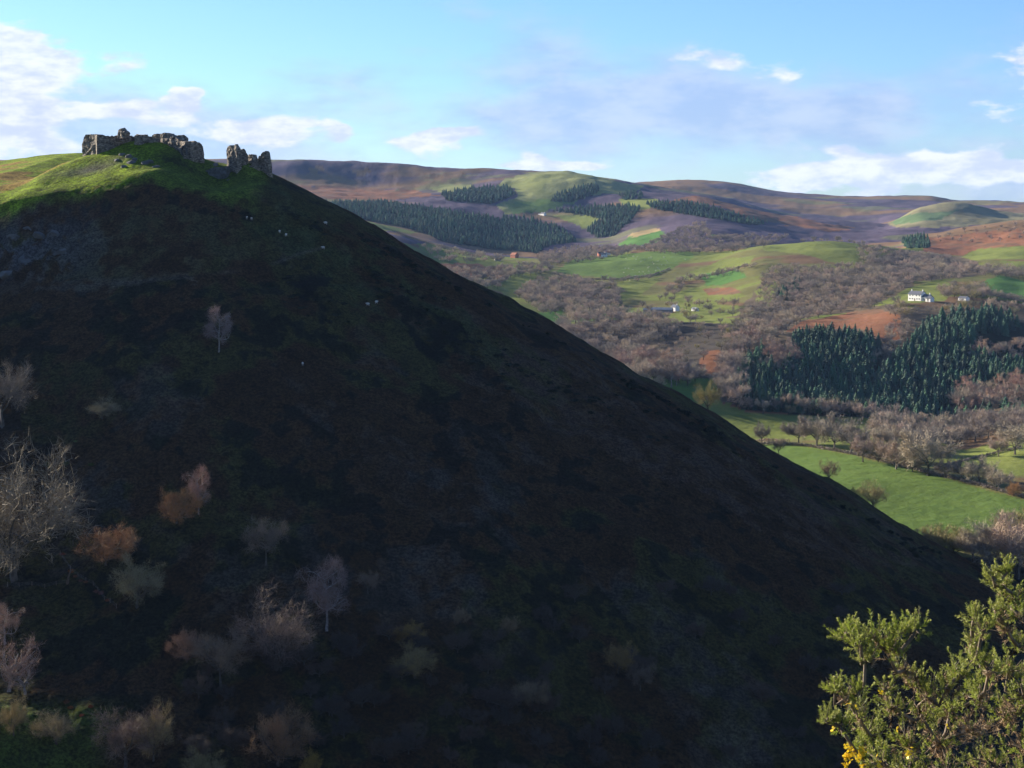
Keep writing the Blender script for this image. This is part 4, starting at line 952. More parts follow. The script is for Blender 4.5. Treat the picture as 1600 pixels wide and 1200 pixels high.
# ------------------------------------------------------------------ woods of the valley
WOODS = [ # kind, label, ground outline in the frame, depth, spacing m, height range, mix
 ('b', 'bare brown tree in the rounded wood in mid valley, left of the sheep field', [(808, 465), (830, 445), (900, 440), (965, 452), (972, 478), (935, 495), (850, 492)], (1500, 2600), 11, (9, 13), (0, 1, 2, 4)),
 ('b', 'bare brown tree in the large wood rising over the ridge in mid valley', [(862, 528), (880, 505), (960, 495), (1045, 505), (1060, 520), (1010, 545), (990, 570), (900, 560)], (1300, 1950), 11, (10, 15), (0, 1, 2, 3, 4)),
 ('b', 'bare tree of the lit clump around the shaded meadow', [(940, 585), (960, 570), (1060, 582), (1098, 588), (1075, 606), (1000, 612), (950, 606)], (1150, 1600), 8, (10, 14), (0, 1, 5, 4)),
 ('b', 'bare tree in the broad brown wood across the valley side below the knoll', [(1150, 515), (1165, 490), (1190, 482), (1215, 458), (1232, 440), (1275, 436), (1330, 436), (1390, 424), (1480, 418), (1520, 422), (1500, 436), (1430, 442), (1395, 462), (1360, 484), (1300, 492), (1235, 512), (1190, 560), (1140, 555)], (1420, 2600), 12.5, (9, 13), (0, 1, 2, 3, 4)),
 ('b', 'bare brown tree on the slope just below the green knoll top', [(1185, 470), (1192, 432), (1215, 420), (1290, 420), (1345, 418), (1350, 428), (1275, 438), (1232, 442), (1212, 458)], (1700, 2700), 12, (7, 10), (0, 1, 2, 3)),
 ('b', 'bare hedgerow tree between the bright strip field and the rough bank', [(1060, 440), (1120, 430), (1180, 416), (1182, 420), (1120, 435), (1062, 445)], (2000, 2800), 13, (7, 11), (0, 2, 4)),
 ('b', 'bare hedgerow tree along the foot of the sheep field', [(866, 430), (900, 438), (965, 440), (1020, 433), (1022, 437), (960, 445), (900, 443)], (2000, 2900), 17, (7, 11), (0, 2, 4)),
 ('b', 'bare hedgerow tree along the top of the green knoll', [(1185, 384), (1210, 376), (1300, 374), (1352, 383), (1350, 386), (1300, 377), (1212, 380), (1190, 388)], (2300, 2900), 19, (7, 11), (0, 2, 4)),
 ('b', 'bare hedgerow tree between the farm field and the wood on the right', [(1525, 456), (1600, 472), (1640, 478), (1640, 482), (1598, 477), (1525, 461)], (1650, 2300), 11, (7, 11), (0, 2, 4)),
 ('b', 'bare tree dotted over the small fields beside the long ridge', [(660, 386), (740, 398), (790, 408), (760, 412), (690, 410), (665, 398)], (2000, 3100), 26, (8, 12), (0, 2, 4)),
 ('b', 'bare tree scattered in the shaded hollow beside the red bracken', [(1040, 510), (1080, 500), (1150, 508), (1135, 545), (1110, 560), (1060, 575), (1030, 560)], (1250, 1760), 21, (7, 10), (0, 1, 6)),
 ('b', 'bare tree on the wooded top of the knoll', [(1340, 392), (1380, 390), (1400, 396), (1480, 404), (1490, 414), (1400, 418), (1350, 412)], (2300, 2900), 14, (9, 12), (0, 2, 4)),
 ('b', 'bare grey tree at the left foot of the conifer plantation', [(1124, 606), (1132, 580), (1152, 565), (1156, 600), (1162, 637), (1145, 636), (1130, 625)], (1180, 1450), 8, (9, 14), (0, 1, 2)),
 ('b', 'bare pinkish tree beside the upper left corner of the conifer plantation', [(1128, 570), (1150, 545), (1190, 532), (1225, 522), (1190, 545), (1150, 562)], (1300, 1650), 8, (8, 12), (1, 5, 3)),
 ('b', 'bare tree standing in the gap inside the conifer plantation', [(1195, 580), (1200, 555), (1235, 550), (1242, 585), (1215, 592)], (1200, 1500), 8, (9, 12), (0, 5)),
 ('b', 'bare tree between the two blocks of conifers below the red bracken', [(1350, 560), (1380, 545), (1390, 510), (1412, 500), (1425, 515), (1400, 550), (1360, 575)], (1250, 1700), 9, (7, 11), (0, 1, 4)),
 ('b', 'bare tree in a row along the front of the conifer plantation', [(1160, 643), (1200, 640), (1260, 643), (1350, 645), (1380, 650), (1380, 660), (1300, 652), (1180, 648)], (1130, 1290), 11, (8, 12), (0, 1, 2, 6)),
 ('b', 'bare pinkish tree among the conifers right of the plantation', [(1490, 630), (1520, 615), (1600, 605), (1680, 600), (1680, 640), (1600, 640), (1500, 650)], (1120, 1500), 9, (8, 12), (5, 5, 0)),
 ('b', 'pale pinkish bare tree on the rise right of the farmhouse conifers', [(1510, 565), (1520, 545), (1600, 540), (1700, 545), (1700, 560), (1560, 570)], (1300, 1700), 9, (8, 12), (5, 3, 0)),
 ('b', 'bare brown tree in the belt below the conifer plantation', [(1360, 668), (1400, 660), (1500, 670), (1600, 655), (1700, 650), (1700, 680), (1600, 680), (1500, 696), (1400, 705), (1365, 690)], (1000, 1260), 10, (8, 12), (0, 1, 2, 4)),
 ('b', 'bare tree around the white farmhouse on the far side', [(1385, 490), (1400, 478), (1420, 476), (1480, 480), (1560, 478), (1620, 482), (1600, 495), (1500, 488), (1440, 490), (1410, 500)], (1550, 1900), 11, (8, 12), (0, 6, 4)),
 ('b', 'bare tree behind the white farmhouse and its outbuilding', [(1470, 458), (1500, 450), (1535, 452), (1545, 466), (1520, 470), (1475, 468)], (1650, 2100), 9, (10, 14), (6, 0, 6)),
 ('b', 'bare tree along the right hand wood behind the farm fields', [(1500, 420), (1600, 424), (1700, 428), (1700, 440), (1600, 436), (1540, 432)], (1900, 2500), 11, (8, 12), (0, 1, 2)),
 ('b', 'bare tree around the small farm in mid valley', [(1000, 480), (1060, 472), (1150, 476), (1180, 490), (1100, 500), (1020, 500)], (1600, 2200), 26, (8, 11), (0, 4, 6)),
 ('b', 'bare tree on the rough bank above the small farm', [(1030, 470), (1040, 452), (1060, 440), (1066, 452), (1050, 472)], (1800, 2500), 15, (8, 11), (0, 1, 6)),
 ('b', 'bare tree in the wood above the ridge, left of the red-roofed house', [(690, 432), (720, 424), (770, 424), (800, 420), (855, 416), (870, 426), (800, 434), (778, 452), (735, 450)], (1800, 2900), 13, (8, 13), (0, 1, 3, 4)),
 ('b', 'bare tree in the wood along the head of the valley', [(840, 405), (870, 392), (940, 388), (1000, 390), (960, 404), (900, 412), (850, 415)], (2500, 3500), 12, (8, 12), (0, 1, 4)),
 ('b', 'bare tree of the wood between the far green fields', [(1000, 392), (1030, 375), (1060, 360), (1100, 350), (1110, 372), (1160, 372), (1230, 372), (1190, 392), (1100, 396), (1040, 398)], (2700, 3900), 13, (8, 12), (0, 1, 4)),
 ('b', 'bare tree scattered over the far bracken hill on the right', [(1450, 378), (1500, 362), (1600, 350), (1700, 345), (1700, 370), (1500, 380)], (2700, 3300), 24, (6, 9), (3, 5, 0)),
 ('c', 'dark green conifer in the left block of the plantation', [(1158, 636), (1150, 605), (1163, 575), (1195, 548), (1202, 580), (1228, 582), (1240, 540), (1262, 526), (1345, 530), (1378, 545), (1365, 575), (1340, 600), (1390, 600), (1385, 650), (1340, 648), (1240, 645), (1180, 642)], (1170, 1600), 5.0, (8.5, 12.5), (0, 1, 2, 3)),
 ('c', 'dark green conifer in the right block of the plantation below the farmhouse', [(1365, 600), (1420, 545), (1450, 512), (1500, 497), (1560, 495), (1590, 510), (1570, 525), (1530, 520), (1505, 550), (1560, 575), (1640, 570), (1680, 575), (1680, 600), (1540, 612), (1470, 640), (1430, 655), (1385, 650)], (1170, 1700), 5.0, (8.5, 12.5), (0, 1, 2, 3)),
 ('c', 'dark conifer at the right foot of the plantation', [(1400, 668), (1440, 655), (1520, 640), (1600, 625), (1700, 620), (1700, 650), (1560, 660), (1480, 672)], (1120, 1350), 12, (7, 10), (0, 1)),
 ('c', 'dark conifer standing in the middle of the brown wood', [(1212, 462), (1225, 448), (1250, 440), (1250, 452), (1232, 470), (1215, 470)], (1600, 2300), 8, (9, 12), (0, 2)),
 ('c', 'dark conifer in the far clump behind the knoll', [(1408, 376), (1430, 368), (1450, 372), (1452, 388), (1420, 388)], (2600, 3500), 9, (11, 16), (0, 2)),
 ('c', 'far conifer in the long plantation at the head of the valley', [(505, 318), (600, 316), (680, 328), (760, 340), (840, 356), (862, 380), (840, 394), (770, 388), (700, 378), (640, 356), (570, 342), (520, 332)], (2700, 4300), 7.6, (10, 15), (0, 1, 2, 3)),
 ('c', 'far conifer in the wood left of the big pale green hill', [(690, 304), (740, 296), (790, 292), (806, 304), (770, 318), (700, 314)], (3500, 4900), 9, (12, 17), (0, 1)),
 ('c', 'far conifer in the slanting copse on the big pale green hill', [(860, 314), (880, 302), (905, 294), (932, 290), (936, 300), (915, 308), (890, 316)], (3600, 4900), 8, (13, 18), (0, 1)),
 ('c', 'far conifer of the dark belt across the foot of the pale green hill', [(865, 330), (900, 326), (965, 322), (1000, 325), (985, 345), (960, 368), (935, 372), (918, 362), (940, 342), (900, 334)], (3000, 4500), 8, (11, 16), (0, 1, 2)),
 ('c', 'far conifer of the strip below the pale green hill', [(785, 340), (830, 345), (880, 360), (900, 378), (860, 384), (830, 365), (790, 350)], (3000, 4200), 8, (12, 17), (2, 3)),
 ('c', 'far conifer of the dark strip along the moor edge', [(1010, 318), (1060, 316), (1100, 322), (1200, 350), (1180, 352), (1090, 338), (1020, 326)], (3300, 4500), 10, (10, 14), (0, 1)),
 ('c', 'far conifer of the copse just under the skyline', [(966, 306), (985, 302), (1005, 305), (1000, 312), (970, 312)], (3900, 4990), 10, (12, 16), (0, 1)),
]
bare, coni = [], []; nprs = np.random.RandomState(5)
for kd, lab, poly, (d0, d1), sp, (h0, h1), mix_ in WOODS:
    P = np.array(poly); x0, y0 = P.min(0); x1, y1 = P.max(0); grid = {}; tries = int(min(40000, (x1 - x0) * (y1 - y0) * (7 if d1 > 2800 else 5)))
    ppx = nprs.uniform(x0, x1, tries); ppy = nprs.uniform(y0, y1, tries); k_ = inpoly(ppx, ppy, poly); ppx, ppy = ppx[k_], ppy[k_]
    HX, HY, HZ, good = hits_valley(ppx, ppy, d0, d1)
    for p in zip(HX[good].tolist(), HY[good].tolist(), HZ[good].tolist()):
        gxk, gyk = int(p[0] // sp), int(p[1] // sp); okk = True
        for a in (-1, 0, 1):
            for b in (-1, 0, 1):
                for q in grid.get((gxk + a, gyk + b), ()):
                    if (q[0] - p[0])**2 + (q[1] - p[1])**2 < sp * sp: okk = False
        if not okk: continue
        grid.setdefault((gxk, gyk), []).append(p)
        (bare if kd == 'b' else coni).append((p, rs.uniform(h0 * .75, h1 * 1.15) * ((1.3 if d1 < 1700 else 1.0) if kd == 'b' else (1.12 if d1 < 2000 else .78)), rs.choice(mix_), lab, rs.uniform(.9, 1.4)))
# hedgerow trees placed one by one round the near green field
for (px, py, hp, w, kd, lab) in [
 (1190, 694, 30, .7, 'oak', 'small thin tree at the left end of the hedge over the green field'), (1248, 693, 36, 1.2, 'oak', 'leftmost round tree of the hedge above the green field'), (1276, 697, 40, 1.1, 'oak2', 'second round tree of the hedge above the green field'),
 (1304, 702, 46, 1.15, 'oak2', 'largest round tree of the hedge above the green field'), (1330, 707, 42, 1.1, 'oak', 'tree just right of the largest round one in the hedge'), (1348, 722, 38, 1.0, 'oak', 'darker tree in the dip of the hedge'),
 (1372, 722, 40, .9, 'russet', 'reddish tree in the dip of the hedge'), (1400, 734, 42, 1.1, 'oak2', 'dark stemmed tree right of the dip in the hedge'), (1450, 744, 62, 1.1, 'oak2', 'tallest dark oak of the hedge, right of centre of the field'),
 (1426, 738, 24, 1.3, 'oak', 'low thick bush left of the tallest oak of the hedge'), (1477, 748, 26, 1.2, 'oak', 'low tree right of the tallest oak of the hedge'), (1502, 752, 32, 1.1, 'oak', 'bare tree with split trunk towards the right of the hedge'),
 (1530, 758, 36, 1.1, 'oak2', 'rounded tree near the right end of the hedge'), (1560, 768, 32, 1.1, 'oak', 'last but one tree of the hedge on the right'), (1584, 776, 24, 1.1, 'russet', 'last dark tree of the hedge at the right edge'),
 (1586, 712, 46, 1.1, 'oak2', 'spreading dark oak on the small meadow at the right edge'), (1560, 715, 30, .9, 'oak', 'bare tree left of the spreading oak at the right edge'), (1385, 700, 34, 1.2, 'oak', 'brown tree behind the dip of the hedge'), (1430, 706, 40, 1.1, 'oak', 'brown tree behind the tallest oak of the hedge'),
 (1460, 866, 42, 1.1, 'pale', 'leftmost olive tree at the foot of the green field'), (1490, 872, 46, 1.1, 'pale', 'second olive tree at the foot of the green field'), (1520, 880, 48, 1.2, 'oak', 'half shaded tree at the foot of the green field'),
 (1556, 900, 74, 1.0, 'oak2', 'tall lit tree at the foot of the green field near the right edge'), (1590, 905, 92, 1.0, 'oak', 'tallest lit tree at the right edge below the green field'), (1574, 880, 66, 1.0, 'birch', 'pinkish lit tree between the two tall ones at the right edge'), (1612, 880, 80, 1.0, 'pale', 'lit tree cut by the right edge below the green field')]:
    p = hit_valley(px, py, 640, 1200)
    if p is None: print('no hit', px, py); continue
    kd = {'oak': 'hedge2', 'oak2': 'hedge', 'pale': 'hedge3'}.get(kd, kd)
    place_tree(FINE[kd], p[0], p[1], p[2] - .2, hp / F * p[1] * 1.28, lab, 'tree', 'trees round the green field', w, name='bare_tree')
def instances_object(name, items, protos, kind_stuff_label, cat):
    """one counted-as-a-mass object: geometry nodes set the tree meshes on its points"""
    me = bpy.data.meshes.new(name); me.vertices.add(len(items)); me.vertices.foreach_set('co', np.array([i[0] for i in items], np.float32).ravel())
    for nm, typ, vals in (('size', 'FLOAT_VECTOR', [c_ for i in items for c_ in (i[1] / 11.5 * i[4], i[1] / 11.5 * i[4], i[1] / 11.5)]), ('turn', 'FLOAT', [rs.uniform(0, 6.28) for i in items]), ('pick', 'INT', [i[2] for i in items])):
        at_ = me.attributes.new(nm, typ, 'POINT'); at_.data.foreach_set('vector' if typ == 'FLOAT_VECTOR' else 'value', np.array(vals, np.int32 if typ == 'INT' else np.float32))
    o = link(bpy.data.objects.new(name, me)); tag(o, kind_stuff_label, cat, kind='stuff')
    ng = bpy.data.node_groups.new(name, 'GeometryNodeTree'); ng.interface.new_socket('Geometry', in_out='INPUT', socket_type='NodeSocketGeometry'); ng.interface.new_socket('Geometry', in_out='OUTPUT', socket_type='NodeSocketGeometry')
    N = ng.nodes; gi = N.new('NodeGroupInput'); go = N.new('NodeGroupOutput'); iop = N.new('GeometryNodeInstanceOnPoints'); jn = N.new('GeometryNodeJoinGeometry')
    for pr in reversed(protos):
        po = bpy.data.objects.new('tree_shape', pr['joined']); oi = N.new('GeometryNodeObjectInfo'); oi.inputs['Object'].default_value = po; oi.inputs['As Instance'].default_value = True
        ng.links.new(oi.outputs['Geometry'], jn.inputs[0])
    ng.links.new(gi.outputs[0], iop.inputs['Points']); ng.links.new(jn.outputs[0], iop.inputs['Instance']); iop.inputs['Pick Instance'].default_value = True
    def named(nm, typ):
        a = N.new('GeometryNodeInputNamedAttribute'); a.data_type = typ; a.inputs['Name'].default_value = nm; return a.outputs[0]
    ng.links.new(named('pick', 'INT'), iop.inputs['Instance Index']); ng.links.new(named('size', 'FLOAT_VECTOR'), iop.inputs['Scale'])
    cx = N.new('ShaderNodeCombineXYZ'); ng.links.new(named('turn', 'FLOAT'), cx.inputs[2]); ng.links.new(cx.outputs[0], iop.inputs['Rotation'])
    ng.links.new(iop.outputs[0], go.inputs[0]); md = o.modifiers.new('scatter', 'NODES'); md.node_group = ng
    return o
KEEP = [hit_valley(a, b, 1500, 3400) for a, b in ((1436, 470), (1425, 474), (1450, 472), (1506, 470), (1034, 488), (1022, 490), (1055, 486), (1086, 486), (804, 403), (777, 399), (944, 402))]
KEEP = [k for k in KEEP if k]
bare = [i for i in bare if not any(abs(i[0][0] - k[0]) < 11 and -42 < i[0][1] - k[1] < 14 for k in KEEP)]
bare.sort(key=lambda i: -i[1] / i[0][1]); coni.sort(key=lambda i: -i[1] / i[0][1])
print('WOODS', len(bare), len(coni))
for lst, protos, nme, cat in ((bare, WOOD, 'bare_tree', 'tree'), (coni, CONI, 'conifer_tree', 'conifer')):
    top = 110 if nme == 'bare_tree' else 290
    for (p, h, k, lab, w) in lst[:top]:
        place_tree(protos[k], p[0], p[1], p[2] - .2, h, lab, cat, lab.replace('tree', 'trees', 1) if cat == 'tree' else lab.replace('conifer', 'conifers', 1), w, name=nme)
instances_object('bare_woodland', bare[110:], WOOD, 'brown leafless woodland spread over the valley sides', 'woodland')
instances_object('conifer_forest', coni[290:], CONI, 'dark evergreen forest on the far valley sides', 'forest')

# ------------------------------------------------------------------ farmhouses
M['whitewash'] = plain('whitewash', (.78, .76, .70), noise=(1.2, .66, .63, .56)); M['slate'] = plain('slate', (.11, .115, .13), .6, noise=(2, .07, .075, .085), bump=(5, .05))
M['brick_red'] = plain('brick_red', (.38, .13, .07), noise=(3, .28, .10, .06)); M['tile_red'] = plain('tile_red', (.33, .12, .07), noise=(3, .22, .09, .06)); M['glass'] = plain('window_glass', (.02, .025, .03), .12, spec=.6)
M['farm_stone'] = plain('farm_stone', (.30, .27, .23), noise=(1.5, .2, .18, .15)); M['tin'] = plain('tin_roof', (.28, .30, .31), .5, noise=(1, .2, .2, .2)); M['frame'] = plain('window_frame', (.7, .7, .66))
def house(name, x, y, rz, blocks, label, wall, roof, z=None):
    zz = float(valley_z(x, y)) if z is None else z
    h = empty(name, (x, y, zz), rz); tag(h, label, 'house' if 'house' in name else 'barn')
    for (bx, by, L, W, H, Rr, wins, chim) in blocks:      # centre, length (x), width (y), eaves height, roof rise, windows along the front, chimneys
        l, w = L / 2, W / 2
        me = bpy.data.meshes.new('wall')
        me.from_pydata([(bx-l, by-w, -3), (bx+l, by-w, -3), (bx+l, by+w, -3), (bx-l, by+w, -3), (bx-l, by-w, H), (bx+l, by-w, H), (bx+l, by+w, H), (bx-l, by+w, H), (bx-l, by, H+Rr-.05), (bx+l, by, H+Rr-.05)], [],
                       [(0, 1, 5, 4), (2, 3, 7, 6), (1, 2, 6, 9, 5), (3, 0, 4, 8, 7)]); me.materials.append(wall); me.update()
        link(bpy.data.objects.new('wall', me), h)
        o_ = .35; k = Rr / w; e = w + o_; ze = H - k * o_
        me = bpy.data.meshes.new('roof'); t = .16
        me.from_pydata([(bx-l-o_, by-e, ze), (bx+l+o_, by-e, ze), (bx+l+o_, by, H+Rr), (bx-l-o_, by, H+Rr), (bx-l-o_, by+e, ze), (bx+l+o_, by+e, ze),
                        (bx-l-o_, by-e, ze+t), (bx+l+o_, by-e, ze+t), (bx+l+o_, by, H+Rr+t), (bx-l-o_, by, H+Rr+t), (bx-l-o_, by+e, ze+t), (bx+l+o_, by+e, ze+t)], [],
                       [(0, 3, 2, 1), (3, 4, 5, 2), (6, 7, 8, 9), (9, 8, 11, 10), (0, 1, 7, 6), (4, 10, 11, 5), (1, 2, 8, 7), (2, 5, 11, 8), (0, 6, 9, 3), (3, 9, 10, 4)]); me.materials.append(roof); me.update()
        rf = link(bpy.data.objects.new('roof', me), h)
        for cx in chim:
            c_ = link(bpy.data.objects.new('chimney', box_mesh('chimney', .8, .6, 1.7, wall, -.5)), rf); c_.location = (bx + cx * l, by, H + Rr)
        for (wx, wz) in wins:
            f_ = link(bpy.data.objects.new('window', box_mesh('window', 1.1, .10, 1.2, M['frame'])), h); f_.location = (bx + wx * l, by - w - .02, wz)
            g_ = link(bpy.data.objects.new('pane', box_mesh('pane', .9, .10, 1.0, M['glass'])), f_); g_.location = (0, -.02, .1)
        if wins:
            d_ = link(bpy.data.objects.new('door', box_mesh('door', 1.0, .1, 2.0, M['wood'])), h); d_.location = (bx + .05 * l, by - w - .02, 0)
    return h
def hat(px, py, d0, d1):
    p = hit_valley(px, py, d0, d1); return p if p else at(px, py, (d0 + d1) / 2)
W4 = [(-.7, 3.6), (-.25, 3.6), (.3, 3.6), (.75, 3.6), (-.7, 1), (-.3, 1), (.4, 1), (.75, 1)]
p = hat(1436, 470, 1600, 1850); M_ = p[1] / F
hw = house('farm_house', p[0], p[1], -.95, [(-2, 0, 13, 6.5, 5.2, 2.4, W4, (-.85, .85)), (7.5, .5, 7, 5.5, 3.4, 1.8, [(-.4, 1.1), (.4, 1.1)], (.8,)), (12, -1.5, 5, 4.5, 2.6, 1.2, [(0, 1)], ())], 'white two-storey farmhouse with slate roof above the conifer plantation', M['whitewash'], M['slate']); hw.scale = (1.3,) * 3
p = hat(1506, 470, 1600, 1900)
house('barn', p[0], p[1], -.95, [(0, 0, 10, 6, 2.8, 1.8, [(-.6, .9), (.3, .9)], ())], 'low dark-roofed white barn to the right of the white farmhouse', M['whitewash'], M['slate'])
p = hat(1034, 488, 1700, 2100)
house('barn', p[0], p[1], -.25, [(0, 0, 24, 9, 3.2, 2.2, [], ()), (-18, 4, 7, 5, 2.6, 1.4, [], ())], 'long grey-roofed farm shed in mid valley', M['farm_stone'], M['tin'])
p = hat(1055, 486, 1700, 2100)
house('farm_house', p[0], p[1], -1.0, [(0, 0, 8, 6, 5, 2.2, W4[:4], (.8,))], 'small pale farmhouse at the right end of the long farm shed', M['whitewash'], M['slate'])
p = hat(1086, 486, 1700, 2100)
house('barn', p[0], p[1], -.95, [(0, 0, 7, 5, 2.4, 1.4, [], ())], 'small white hut right of the mid valley farm', M['whitewash'], M['tin'])
p = hat(804, 403, 2300, 3000)
house('brick_house', p[0], p[1], -.9, [(0, 0, 13, 8, 5, 3.4, W4[:4], (.8,))], 'orange brick house with steep red roof among trees at the valley head', M['brick_red'], M['tile_red'])
p = hat(777, 399, 2300, 3000)
house('cottage_house', p[0], p[1], .2, [(0, 0, 9, 6, 4, 2.6, W4[:4], (-.8,))], 'grey stone cottage left of the orange brick house', M['farm_stone'], M['slate'])
for (px, py, lab, mt, rr) in ((938, 401, 'leftmost dark-roofed house of the hamlet at the valley head', 'brick_red', .3), (944, 402, 'white-gabled house of the hamlet at the valley head', 'whitewash', -.4), (949, 399, 'right hand red-roofed house of the hamlet at the valley head', 'whitewash', .2)):
    p = hat(px, py, 2500, 3300); house('village_house', p[0], p[1], rr, [(0, 0, 9, 7, 4.5, 2.6, W4[:4], (.8,))], lab, M[mt], M['tile_red'] if 'red' in lab else M['slate'])
p = hat(849, 337, 3500, 4400)
house('farm_house', p[0], p[1], -.95, [(0, 0, 14, 7, 5, 2.5, W4, (.8, -.8)), (-14, 0, 9, 6, 3.2, 2, [], ())], 'far white farmhouse below the pale green hill', M['whitewash'], M['slate'])

# hedges: one running mass of shrub along each field edge
def hedge(pix, d0, d1, h, label, step=2.2):
    pts = []
    for (a, b) in zip(pix[:-1], pix[1:]):
        n_ = max(2, int(math.hypot(b[0] - a[0], b[1] - a[1]) / 3))
        for k in range(n_):
            t = k / n_; q = hit_valley(a[0] + (b[0] - a[0]) * t, a[1] + (b[1] - a[1]) * t, d0, d1)
            if q: pts.append(q)
    V = []; rg = np.random.RandomState(len(pts))
    if len(pts) < 2: return
    for a, b in zip(pts[:-1], pts[1:]):
        L = math.hypot(b[0] - a[0], b[1] - a[1])
        if L > 60: continue
        m_ = int(L * 26)
        t = rg.uniform(0, 1, m_); x = a[0] + (b[0] - a[0]) * t + rg.normal(0, .55, m_); y = a[1] + (b[1] - a[1]) * t + rg.normal(0, .55, m_); z = valley_z(x, y) + rg.uniform(0, h, m_) ** 1.0 * .85
        c_ = np.stack([x, y, z], 1); d = rg.normal(0, .45, (m_, 3)); d[:, 2] = np.abs(d[:, 2]) + .25; s_ = rg.normal(0, .16, (m_, 3))
        V.append(np.stack([c_ - s_, c_ + s_, c_ + d], 1).reshape(-1, 3))
    V = np.concatenate(V); c0 = np.array(pts[0])
    o = link(bpy.data.objects.new('hedge', tri_mesh('hedge', V - c0, np.arange(len(V)).reshape(-1, 3), [M['twigs']]))); o.location = pts[0]; tag(o, label, 'hedge')
hedge([(1185, 696), (1215, 694), (1260, 698), (1340, 712), (1430, 735), (1500, 752), (1600, 779), (1640, 790)], 740, 1130, 1.8, 'long brown hedge along the top of the near green field')
hedge([(1175, 694), (1200, 691), (1236, 692)], 1000, 1200, 2.6, 'short thick clipped hedge at the left end of the near field')
hedge([(865, 429), (900, 437), (960, 438), (1020, 431), (1050, 420)], 2000, 2900, 2.4, 'hedge crossing the sheep field in mid valley')
hedge([(1085, 436), (1130, 427), (1170, 413)], 2100, 2800, 2.4, 'hedge below the bright strip field left of the knoll')
hedge([(1480, 728), (1530, 716), (1600, 700)], 940, 1150, 1.4, 'low hedge across the small meadow at the right edge')
hedge([(680, 384), (740, 396), (780, 404)], 2000, 3100, 2.2, 'hedge over the small field beside the ridge on the left')
hedge([(1110, 372), (1150, 368), (1182, 360)], 2600, 3400, 2.6, 'hedge under the far bright green field')
hedge([(1525, 456), (1600, 472), (1640, 478)], 1650, 2300, 2.2, 'hedge below the field right of the white farmhouse')

# ------------------------------------------------------------------ the gorse bush beside us
M['gorse'] = plain('gorse_spines', (.22, .265, .035), rough=.55, noise=(9, .24, .26, .06), spec=.35, trans=.35)
M['gorse_tip'] = plain('gorse_tips', (.42, .42, .12), rough=.6, trans=.35); M['gorse_dead'] = plain('gorse_dead', (.30, .20, .11), noise=(14, .40, .29, .17)); M['gorse_wood'] = plain('gorse_wood', (.20, .155, .11), noise=(20, .11, .085, .06), bump=(40, .004))
M['petal'] = plain('gorse_petal', (.75, .52, .03), rough=.5, trans=.2)
rg = np.random.RandomState(44)
root = np.array(at(1560, 1420, 4.7)); root[2] = float(fore_z(np.array([root[0]]), np.array([root[1]]))[0]) - .05
gb = empty('gorse_bush', tuple(root)); tag(gb, 'spiny green gorse bush with yellow flowers close by in the bottom right corner', 'gorse bush')
# clumps: where foliage masses sit (px, py, radius px, distance, share of dead wood)
CL = [(1322, 990, 20, 4.5, .1), (1345, 1000, 26, 4.5, .1), (1368, 996, 24, 4.5, .1), (1385, 1015, 22, 4.55, .25), (1408, 990, 22, 4.5, .05), (1430, 985, 20, 4.5, .05), (1352, 1030, 22, 4.5, .2), (1405, 1020, 20, 4.5, .3), (1412, 1048, 20, 4.6, .5), (1430, 1062, 24, 4.6, .4),
      (1305, 1078, 17, 4.45, .15), (1322, 1092, 17, 4.5, .6), (1340, 1083, 18, 4.5, .3), (1292, 1126, 16, 4.4, 0), (1312, 1135, 22, 4.4, .1), (1340, 1120, 26, 4.45, .2), (1360, 1150, 34, 4.5, .25), (1395, 1105, 30, 4.6, .4), (1385, 1080, 16, 4.6, .3),
      (1552, 905, 15, 4.7, 0), (1566, 915, 15, 4.7, .1), (1573, 895, 10, 4.7, 0), (1583, 935, 18, 4.7, .3), (1522, 965, 16, 4.65, .05), (1535, 985, 20, 4.65, .3), (1556, 955, 18, 4.7, .1), (1570, 975, 26, 4.7, .45), (1592, 960, 20, 4.7, .3), (1520, 1002, 16, 4.7, .5), (1525, 1030, 24, 4.7, .1), (1545, 1050, 26, 4.7, .3),
      (1500, 1050, 22, 4.6, .1), (1480, 1075, 28, 4.6, .2), (1450, 1090, 26, 4.6, .3), (1440, 1120, 34, 4.6, .5), (1485, 1110, 36, 4.7, .35), (1530, 1090, 36, 4.7, .3), (1575, 1050, 36, 4.8, .2), (1590, 1010, 14, 4.8, .1), (1600, 1090, 40, 4.8, .3), (1570, 1120, 44, 4.75, .6), (1520, 1140, 44, 4.65, .8), (1470, 1160, 44, 4.6, .6), (1420, 1165, 40, 4.55, .5),
      (1380, 1190, 40, 4.45, .1), (1420, 1210, 44, 4.5, .25), (1480, 1210, 50, 4.5, .6), (1545, 1190, 50, 4.6, .6), (1600, 1170, 50, 4.7, .5), (1640, 1120, 50, 4.8, .4), (1340, 1180, 16, 4.4, .1), (1600, 1230, 60, 4.6, .4), (1540, 1250, 60, 4.5, .4), (1460, 1260, 60, 4.5, .4), (1390, 1250, 50, 4.4, .3), (1650, 1180, 60, 4.8, .5), (1660, 1040, 45, 4.9, .3)]
stems = Tubes(5); Vg, Vt, Vd, Vp = [], [], [], []
